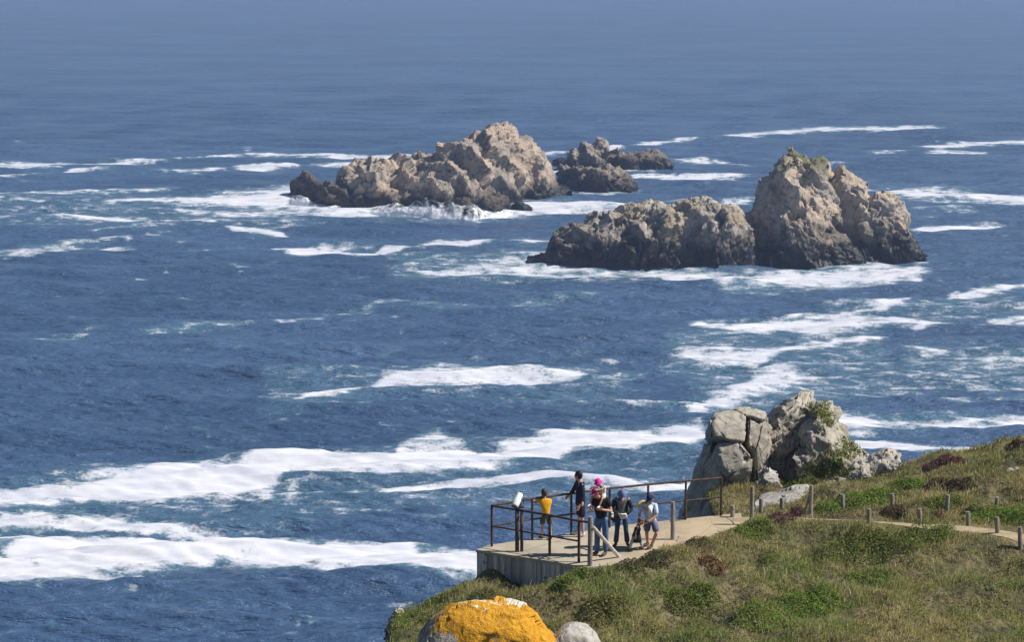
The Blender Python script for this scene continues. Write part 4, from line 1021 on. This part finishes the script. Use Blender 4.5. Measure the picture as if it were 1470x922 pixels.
# ================================================================== PEOPLE
M_skin = simple_mat('skin', (0.50, 0.29, 0.205), .55, .06, 9)
def cloth(name, c, var=.14): return simple_mat(name, c, .85, var, 14, 0, .2)
M_eye = simple_mat('eye_dark', (.02, .015, .012), .3, 0, 5); M_lip = simple_mat('lips', (.36, .13, .11), .5, .05, 9)
M_shoe_w = cloth('white_shoe', (.72, .71, .68)); M_shoe_b = cloth('brown_shoe', (.10, .065, .045)); M_hair_d = simple_mat('dark_hair', (.022, .015, .012), .5, .3, 40); M_hair_b = simple_mat('brown_hair', (.075, .04, .024), .5, .3, 40)
def evaluated(o, name):
    dg = bpy.context.evaluated_depsgraph_get(); dg.update()
    me = bpy.data.meshes.new_from_object(o.evaluated_get(dg)); me.name = name
    old = o.data; bpy.data.objects.remove(o); bpy.data.meshes.remove(old)
    return me
def skin(V, E, R, root=0, sub=2):
    me = bpy.data.meshes.new('sk'); me.from_pydata([tuple(v) for v in V], E, []); o = bpy.data.objects.new('sk', me); COL.objects.link(o)
    o.modifiers.new('s', 'SKIN')
    for i, r in enumerate(R):
        d = me.skin_vertices[0].data[i]; d.radius = (r, r) if not isinstance(r, tuple) else r; d.use_root = (i == root)
    m = o.modifiers.new('u', 'SUBSURF'); m.levels = sub; m.render_levels = sub
    return evaluated(o, 'sk')
def lerp(a, b, t): return Vector(a) + (Vector(b) - Vector(a)) * t
class Person:
    def __init__(s, px, py, H, J, face, label, cat='person', headk=1.0, down=0.0, tiltx=0.0):
        s.g = dz(px, py); s.H = H; s.k = H / 1.72
        s.J = {a: Vector(b) for a, b in J.items()}
        s.root = empty('person', tuple(s.g)); tag(s.root, label, cat)
        f = Vector((face[0], face[1], -down)).normalized(); s.f = f
        s.side = f.cross(Vector((0, 0, 1))).normalized(); s.side = (s.side + Vector((0, 0, tiltx))).normalized(); s.up = s.side.cross(f).normalized()
        s.hr = Vector((.076, .098, .118)) * (s.k ** .55 if H < 1.4 else s.k) * headk
        s.R = Matrix((s.side, f, s.up)).transposed()
        s.body()
    def add(s, name, me, mat, smooth=True): return link(name, me, mat, s.root, smooth)
    def body(s):
        J, k = s.J, s.k; names = ['pelvis', 'waist', 'chest', 'neck', 'skull']
        J['skull'] = J['head'] - s.up * s.hr.z * .35
        V = [J[n] for n in names]; E = [(0, 1), (1, 2), (2, 3), (3, 4)]; R = [.105 * k, .090 * k, .105 * k, .050 * k, .054 * k]
        for sd in 'lr':
            b = len(V); V += [J['sh' + sd], J['el' + sd], J['wr' + sd]]; E += [(2, b), (b, b + 1), (b + 1, b + 2)]; R += [.048 * k, .036 * k, .027 * k]
            b = len(V); V += [J['hip' + sd], J['kn' + sd], lerp(J['kn' + sd], J['an' + sd], .35), J['an' + sd], J['toe' + sd]]; E += [(0, b), (b, b + 1), (b + 1, b + 2), (b + 2, b + 3), (b + 3, b + 4)]; R += [.070 * k, .047 * k, .048 * k, .034 * k, .032 * k]
        m = MB()                           # tapered limbs with rounded joints, fused below into one skin
        for a_, b_ in E: m.tube([V[a_], lerp(V[a_], V[b_], .35), lerp(V[a_], V[b_], .7), V[b_]], [R[a_], R[a_] * .72 + R[b_] * .28 , R[a_] * .35 + R[b_] * .65, R[b_]], 14)
        for v_, r_ in zip(V, R): m.ball(v_, (r_, r_, r_), None, 14, 9)
        h, f, u, sd = J['head'], s.f, s.up, s.side; hr = s.hr
        m.ball(h, hr, s.R, 20, 14); m.ball(h + f * hr.y * .22 - u * hr.z * .55, (hr.x * .72, hr.y * .72, hr.z * .48), s.R)
        m.ball(h + f * hr.y * 1.0 - u * hr.z * .18, (hr.x * .2, hr.y * .24, hr.z * .2), s.R, 8, 6); m.ball(h + f * hr.y * .9 + u * hr.z * .02, (hr.x * .13, hr.y * .2, hr.z * .24), s.R, 8, 6)
        for q in (-1, 1): m.ball(h + sd * q * hr.x * .98 - u * hr.z * .08, (hr.x * .16, hr.y * .26, hr.z * .28), s.R, 8, 6)
        for q in 'lr': s.hand(m, q)
        me2 = m.mesh('body'); 
        o = bpy.data.objects.new('b', me2); COL.objects.link(o); r = o.modifiers.new('r', 'REMESH'); r.mode = 'VOXEL'; r.voxel_size = .0066 * max(k, .45)
        sm = o.modifiers.new('sm', 'SMOOTH'); sm.iterations = 6; sm.factor = .5
        s.add('body', evaluated(o, 'body'), M_skin)
        for q in (-1, 1):
            m = MB(); m.ball(h + f * hr.y * .86 + sd * q * hr.x * .42 + u * hr.z * .02, (.012 * k, .012 * k, .009 * k), s.R, 8, 6); m.build('eye', M_eye, s.root, True)
        m = MB(); m.ball(h + f * hr.y * .86 - u * hr.z * .5, (hr.x * .32, .014 * k, .010 * k), s.R, 8, 6); m.build('mouth', M_lip, s.root, True)
    def hand(s, m, q):
        J, k = s.J, s.k; w_ = J['wr' + q]; d = J.get('hd' + q)
        d = (d if d is not None else (w_ - J['el' + q])).normalized()
        inn = (J['chest'] - w_); pn = (inn - d * inn.dot(d)); pn = pn.normalized() if pn.length > .01 else Vector((0, -1, 0)); sx = d.cross(pn).normalized()
        L = .185 * k; M = Matrix((sx, pn, d)).transposed()
        m.ball(w_ + d * L * .3, (.040 * k, .017 * k, .055 * k), M, 10, 8)
        for i in range(4):
            b = w_ + d * L * .5 + sx * (i - 1.5) * .019 * k; ln = L * (.46, .52, .49, .38)[i]
            m.tube([b - d * .02 * k, b + d * ln * .45 + pn * .004, b + d * ln * .8 + pn * .022 * k, b + d * ln * .95 + pn * .042 * k], [.0105 * k, .0105 * k, .0095 * k, .008 * k], 8)
        t0 = w_ + d * L * .18 - sx * .03 * k
        m.tube([t0, t0 + (d * .6 - sx * .8).normalized() * L * .25, t0 + (d * .85 - sx * .45 + pn * .3).normalized() * L * .42], [.014 * k, .012 * k, .009 * k], 8)
    def torso(s, name, mat, sleeve=.5, wide=1.0, hem=.5, gap=1.14):
        J, k = s.J, s.k
        hemp = lerp(J['waist'], J['pelvis'], hem * 2) if hem <= .5 else J['pelvis'] + (J['pelvis'] - J['waist']).normalized() * (hem - .5) * .5 * k
        V = [hemp, J['waist'], J['chest'], lerp(J['chest'], J['neck'], .72)]; E = [(0, 1), (1, 2), (2, 3)]; R = [.145 * k * wide, .128 * k * wide, .140 * k * wide, .072 * k]
        for q in 'lr':
            b = len(V); sh, el, wr = J['sh' + q], J['el' + q], J['wr' + q]
            V.append(sh); R.append(.074 * k); E.append((2, b))
            if sleeve <= 1: V.append(lerp(sh, el, sleeve)); R.append(.064 * k); E.append((b, b + 1))
            else: V += [el, lerp(el, wr, sleeve - 1)]; R += [.058 * k, .044 * k]; E += [(b, b + 1), (b + 1, b + 2)]
        s.add(name, skin(V, E, R), mat)
    def legs(s, name, mat, to=1.0, wide=1.0, flare=1.0):
        J, k = s.J, s.k
        V = [J['pelvis'] + (J['waist'] - J['pelvis']) * .35, J['pelvis']]; E = [(0, 1)]; R = [.128 * k, .140 * k * wide]
        for q in 'lr':
            b = len(V); V += [J['hip' + q], J['kn' + q]] ; E += [(1, b), (b, b + 1)]; R += [.100 * k * wide, .070 * k * wide]
            if to < .55: V[-1] = lerp(J['hip' + q], J['kn' + q], to * 2); R[-1] = .086 * k * wide
            elif to > .6: V.append(lerp(J['kn' + q], J['an' + q], (to - .5) * 2 * .97)); E.append((b + 1, b + 2)); R.append(.058 * k * wide * flare)
        s.add(name, skin(V, E, R, 1), mat)
    def skirt(s, mat, name='dress'):
        J, k = s.J, s.k; c = (J['hipl'] + J['hipr']) / 2; z = (J['knl'].z + J['knr'].z) / 2
        m = MB(); m.tube([lerp(J['chest'], J['neck'], .5), J['chest'], J['waist'], c, (c.x, c.y, z)], [.07 * k, .165 * k, .16 * k, .215 * k, .27 * k], 18); m.build(name, mat, s.root, True)
    def shoes(s, mat, name='shoe'):
        J, k = s.J, s.k
        for q in 'lr':
            a, t = J['an' + q], J['toe' + q]; d = Vector((t.x - a.x, t.y - a.y, 0)); d = d.normalized() if d.length > 1e-4 else Vector((0, -1, 0)); M = Matrix((Vector((d.y, -d.x, 0)), d, Vector((0, 0, 1)))).transposed()
            m = MB(); zc = min(a.z, .09 * k) ; base = a.z - .07 * k
            m.ball(Vector((a.x, a.y, base + .045 * k)) + d * .075 * k, (.046 * k, .135 * k, .045 * k), M, 14, 8); m.ball(Vector((a.x, a.y, base + .062 * k)), (.045 * k, .055 * k, .055 * k), M, 12, 8)
            m.build(name, mat, s.root, True)
    def hair(s, mat, long=0.0):
        m = MB(); hr = s.hr; m.ball(s.J['head'] - s.f * hr.y * .16 + s.up * hr.z * .16, hr * 1.08, s.R, 20, 14)
        m.ball(s.J['head'] - s.f * hr.y * .45 - s.up * hr.z * (.2 + long), (hr.x * .95, hr.y * .62, hr.z * (.6 + long)), s.R, 16, 10)
        me = m.mesh('hair'); o = bpy.data.objects.new('h', me); COL.objects.link(o); r = o.modifiers.new('r', 'REMESH'); r.mode = 'VOXEL'; r.voxel_size = .012
        me = evaluated(o, 'hair'); n = len(me.vertices); p = np.empty(n * 3); me.vertices.foreach_get('co', p); p = p.reshape(-1, 3); p += fbm(p / .025, 3, 5)[:, None] * .007
        me.vertices.foreach_set('co', p.ravel()); s.add('hair', me, mat)
    def hat(s, mat, kind):
        hr = s.hr; c = s.J['head'] + s.up * hr.z * .28; m = MB()
        if kind == 'bucket':
            pr = [(0, 1.03), (.45, .98), (.85, .74), (1.1, .35), (1.16, .02), (1.55, -.34), (1.57, -.37), (1.15, -.06)]
        else: pr = [(0, 1.0), (.5, .9), (.9, .62), (1.1, .2), (1.13, -.12)]
        rings = []
        for r_, z_ in pr:
            if r_ == 0: rings.append([m.bm.verts.new(c + s.up * hr.z * z_)])
            else: rings.append([m.bm.verts.new(c + s.side * math.cos(a) * r_ * hr.x * 1.08 + s.f * math.sin(a) * r_ * hr.y * 1.02 + s.up * hr.z * z_ * .92) for a in (2 * math.pi * i / 20 for i in range(20))])
        for A_, B_ in zip(rings, rings[1:]):
            for i in range(20):
                if len(A_) == 1: m.bm.faces.new((A_[0], B_[i], B_[(i + 1) % 20]))
                else: m.bm.faces.new((A_[i], B_[i], B_[(i + 1) % 20], A_[(i + 1) % 20]))
        m.build('hat', mat, s.root, True)
        if kind == 'cap':
            m = MB(); m.ball(c + s.f * hr.y * 1.25 - s.up * hr.z * .06, (hr.x * .85, hr.y * .75, .008), s.R, 14, 6); m.build('visor', mat, s.root, True)
# boy at the rail
b = Person(783.5, 775.5, 1.31, dict(pelvis=(0,0,.66), waist=(0,.01,.78), chest=(-.02,.04,.93), neck=(-.03,.06,1.06), head=(-.05,.08,1.185),
     shl=(-.14,.06,1.00), ell=(-.27,.17,.93), wrl=(-.33,.26,.99), shr=(.11,.04,1.00), elr=(.10,.19,.86), wrr=(-.04,.27,.99), hdl=(-.8,.5,.05), hdr=(-.7,.5,.05),
     hipl=(-.075,0,.63), knl=(-.09,.03,.36), anl=(-.10,0,.07), toel=(-.16,.09,.03), hipr=(.075,0,.63), knr=(.10,.02,.36), anr=(.13,-.02,.07), toer=(.10,.08,.03)),
     (-.55,.85), 'boy in an orange t-shirt and olive shorts leaning on the rail', down=.15)
b.torso('t_shirt', cloth('orange_cotton', (.90, .43, .012)), .62, 1.08, .62); b.legs('shorts', cloth('olive_cotton', (.075, .075, .045)), .46, 1.12); b.shoes(M_shoe_b); b.hair(M_hair_b)
# teenager in navy
b = Person(833, 770, 1.66, dict(pelvis=(0,0,.90), waist=(0,0,1.06), chest=(-.01,.01,1.25), neck=(-.02,.01,1.43), head=(-.06,.03,1.555),
     shl=(-.06,.17,1.38), ell=(-.17,.22,1.14), wrl=(-.27,.17,1.045), shr=(.03,-.16,1.38), elr=(.05,-.20,1.10), wrr=(-.03,-.22,.86),
     hipl=(-.01,.085,.87), knl=(-.02,.08,.48), anl=(-.05,.10,.08), toel=(-.18,.12,.03), hipr=(.02,-.085,.87), knr=(.04,-.08,.48), anr=(.07,-.08,.08), toer=(-.06,-.09,.03)),
     (-.9,.42), 'slim person in navy jacket and navy shorts, one hand on the rail')
b.torso('jacket', cloth('navy_cloth', (.014, .018, .040)), 1.93, 1.06, .8); b.legs('shorts', cloth('navy_shorts', (.016, .018, .034)), .5, 1.15); b.shoes(M_shoe_w); b.hair(M_hair_d)
# man with toddler
man = Person(862, 797.5, 1.74, dict(pelvis=(.02,0,.94), waist=(.01,-.01,1.10), chest=(0,-.02,1.30), neck=(-.05,-.06,1.47), head=(-.13,-.13,1.595),
     shl=(.17,-.09,1.41), ell=(.25,-.16,1.15), wrl=(.03,-.31,1.22), shr=(-.17,.04,1.41), elr=(-.24,-.06,1.16), wrr=(-.26,-.27,1.26),
     hipl=(.11,-.04,.90), knl=(.12,-.07,.49), anl=(.12,-.02,.08), toel=(.06,-.14,.03), hipr=(-.07,.04,.90), knr=(-.08,0,.49), anr=(-.09,.03,.08), toer=(-.17,-.07,.03)),
     (-.62,-.75), 'man in black t-shirt, blue jeans and dark pink cap carrying a toddler', down=.25)
man.torso('t_shirt', cloth('black_cotton', (.012, .012, .014)), .7, 1.1, .62); man.legs('jeans', cloth('blue_denim', (.075, .145, .29), .25), 1.0, 1.08, 1.15); man.shoes(M_shoe_b); man.hair(M_hair_d); man.hat(cloth('dark_pink', (.34, .035, .12)), 'cap')
tod = Person(862, 797.5, .86, dict(pelvis=(.05,.03,1.52), waist=(.055,.03,1.59), chest=(.05,.02,1.66), neck=(.0,-.02,1.755), head=(-.07,-.07,1.845),
     shl=(.10,-.06,1.745), ell=(.02,-.16,1.70), wrl=(-.07,-.22,1.70), shr=(-.02,.08,1.745), elr=(-.14,.06,1.72), wrr=(-.22,-.02,1.70),
     hipl=(.09,-.04,1.51), knl=(.02,-.23,1.47), anl=(-.05,-.29,1.30), toel=(-.09,-.36,1.28), hipr=(-.01,.06,1.51), knr=(-.22,-.06,1.47), anr=(-.27,-.17,1.31), toer=(-.32,-.24,1.29)),
     (-.72,-.68), 'toddler in a bright pink hat riding on the shoulders of a man', headk=1.12, down=.35)
tod.torso('shirt', cloth('white_pink_cotton', (.80, .70, .69)), .5, 1.15, .7); tod.legs('pants', cloth('pale_pink_cotton', (.70, .50, .46)), .4, 1.2); tod.shoes(M_shoe_w); tod.hat(cloth('bright_pink', (.78, .035, .33)), 'bucket')
# woman reading
wo = Person(892, 785.5, 1.53, dict(pelvis=(0,0,.82), waist=(0,0,.97), chest=(0,-.02,1.13), neck=(0,-.06,1.28), head=(0,-.13,1.385),
     shl=(.16,-.03,1.23), ell=(.25,-.05,.98), wrl=(.09,-.26,.88), shr=(-.16,-.03,1.23), elr=(-.24,-.05,.98), wrr=(-.06,-.27,.88), hdl=(-.8,-.4,-.1), hdr=(.8,-.4,-.1),
     hipl=(.085,0,.79), knl=(.11,-.02,.43), anl=(.15,.02,.08), toel=(.18,-.10,.03), hipr=(-.085,0,.79), knr=(-.11,-.02,.43), anr=(-.14,0,.08), toer=(-.19,-.11,.03)),
     (-.12,-1), 'woman in blue bucket hat, open dark jacket and jeans, head bowed over papers', down=.75)
wo.torso('grey_top', cloth('grey_cotton', (.20, .20, .23)), .3, .98, .6)
def open_jacket(p, mat):
    J, k = p.J, p.k
    for q, sg in (('l', 1), ('r', -1)):
        V = [J['pelvis'] + Vector((sg * .10, .0, 0)) * k, J['waist'] + Vector((sg * .10, .0, 0)) * k, J['chest'] + Vector((sg * .10, .01, .03)) * k, J['sh' + q], J['el' + q], lerp(J['el' + q], J['wr' + q], .9)]
        p.add('jacket', skin(V, [(0, 1), (1, 2), (2, 3), (3, 4), (4, 5)], [.088 * k, .082 * k, .088 * k, .076 * k, .060 * k, .046 * k], 2), mat)
    p.add('jacket_back', skin([J['pelvis'] + Vector((0, .07, .02)), J['waist'] + Vector((0, .07, 0)), J['chest'] + Vector((0, .06, .04))], [(0, 1), (1, 2)], [(.13 * k, .06 * k)] * 3, 1), mat)
open_jacket(wo, cloth('dark_jacket', (.016, .017, .024)))
wo.legs('jeans', cloth('dark_denim', (.038, .068, .14), .25), 1.0, 1.0, 1.45); wo.shoes(M_shoe_b); wo.hair(M_hair_b, .15); wo.hat(cloth('dusty_blue', (.135, .17, .34)), 'bucket')
m = MB(); J = wo.J; m.tube([J['neck'] + Vector((-.07, .0, 0)), J['chest'] + Vector((-.06, -.135, .02)), J['waist'] + Vector((.04, -.135, .02)), J['pelvis'] + Vector((.13, -.06, .05))], .012, 6); m.build('bag_strap', M_black, wo.root, True)
# stooping adult and small child
ad = Person(934, 788, 1.62, dict(pelvis=(0,.02,.74), waist=(-.03,-.02,.88), chest=(-.07,-.09,1.05), neck=(-.06,-.14,1.20), head=(-.03,-.20,1.315),
     shl=(.10,-.16,1.14), ell=(.12,-.25,.90), wrl=(-.04,-.34,.80), shr=(-.23,-.04,1.14), elr=(-.30,-.12,.90), wrr=(-.24,-.24,.72),
     hipl=(.08,-.02,.71), knl=(.13,-.13,.42), anl=(.02,.0,.08), toel=(-.05,-.10,.03), hipr=(-.08,.06,.71), knr=(-.10,-.02,.40), anr=(-.06,.22,.08), toer=(-.14,.13,.03)),
     (-.6,-.75), 'adult in navy cap, pale blue shirt and blue shorts stooping to a small child', down=.55)
ad.torso('shirt', cloth('pale_blue_cotton', (.50, .62, .76)), .95, 1.12, .75); ad.legs('shorts', cloth('slate_blue_cotton', (.13, .15, .27)), .48, 1.1); ad.shoes(M_shoe_b); ad.hair(M_hair_b); ad.hat(cloth('navy_cap', (.02, .026, .09)), 'cap')
m = MB(); J = ad.J; m.tube([J['neck'] + Vector((.07, .02, -.02)), J['chest'] + Vector((.12, -.13, -.02)), J['waist'] + Vector((.13, -.08, 0)), J['pelvis'] + Vector((.10, .08, .1))], .017, 6); m.build('pack_strap', M_black, ad.root, True)
m = MB(); m.tube([J['neck'] + Vector((-.05, .03, -.01)), J['shr'] + Vector((.02, -.03, .07)), J['shr'] + Vector((-.08, -.06, .03)), J['shr'] + Vector((-.10, -.10, -.06))], [.03, .045, .04, .02], 10); m.build('scarf', cloth('yellow_scarf', (.66, .52, .13)), ad.root, True)
m = MB(); m.tube([J['chest'] + Vector((.03, -.12, .1)), J['waist'] + Vector((.03, -.13, 0)), J['pelvis'] + Vector((.0, -.10, .02))], [.06, .085, .09], 12); m.build('white_vest', cloth('white_cotton', (.78, .79, .80)), ad.root, True)
ch = Person(913.5, 791.5, .86, dict(pelvis=(.0,0,.42), waist=(.01,0,.49), chest=(.03,0,.58), neck=(.06,-.01,.67), head=(.09,-.03,.755),
     shl=(.02,-.09,.63), ell=(-.02,-.13,.52), wrl=(-.03,-.14,.42), shr=(.06,.10,.63), elr=(.12,.12,.66), wrr=(.15,.02,.70),
     hipl=(-.03,-.05,.41), knl=(-.12,-.05,.24), anl=(-.17,-.03,.05), toel=(-.25,-.05,.02), hipr=(.03,.05,.41), knr=(.10,.06,.23), anr=(.16,.08,.06), toer=(.09,.08,.02)),
     (-.95,-.3), 'small brown haired child in a navy dress striding along the deck', headk=1.1, down=.3)
ch.skirt(cloth('navy_dress', (.014, .020, .036))); ch.torso('top', cloth('navy_sleeves', (.014, .020, .036)), .9, .9, .4); ch.legs('leggings', cloth('teal_leggings', (.26, .40, .44)), .95, 1.2); ch.shoes(M_shoe_b); ch.hair(simple_mat('chestnut_hair', (.13, .06, .03), .5, .3, 40), .15)
# things people hold
def crumple(name, c, d, mat, label, cat, seed):
    m = MB(); m.box((0, 0, 0), d); bmesh.ops.subdivide_edges(m.bm, edges=m.bm.edges[:], cuts=5, use_grid_fill=True)
    rr = random.Random(seed)
    for v in m.bm.verts:
        q = np.array([v.co]) / .05; v.co += Vector((float(fbm(q, 2, seed)[0]), float(fbm(q, 2, seed + 5)[0]), float(fbm(q, 2, seed + 9)[0]))) * .022
    o = m.build(name, mat, None, True); o.location = c; tag(o, label, cat)
gw = wo.g; crumple('papers', gw + Vector((.02, -.34, .87)), (.15, .09, .11), simple_mat('white_paper', (.80, .79, .77), .8, .04, 9), 'crumpled white papers in the hands of the woman in the blue hat', 'papers', 3)
gm = man.g
m = MB(); m.box((0, 0, 0), (.16, .24, .26), .2, .05); m.tube([(-.05, 0, .12), (-.06, -.02, .32), (-.04, .0, .42)], .011, 6); m.box((0, -.115, -.02), (.12, .02, .14), .2, .008)
o = m.build('shoulder_bag', cloth('black_nylon', (.014, .012, .014))); o.location = gm + Vector((.33, .02, .97)); tag(o, 'small black bag hanging at the hip of the man in black', 'bag')
crumple('leaflet', gm + Vector((.27, -.20, 1.07)), (.05, .07, .13), simple_mat('leaflet_paper', (.72, .70, .72), .8, .04, 9), 'folded white leaflet held near the elbow of the man in black', 'leaflet', 8)
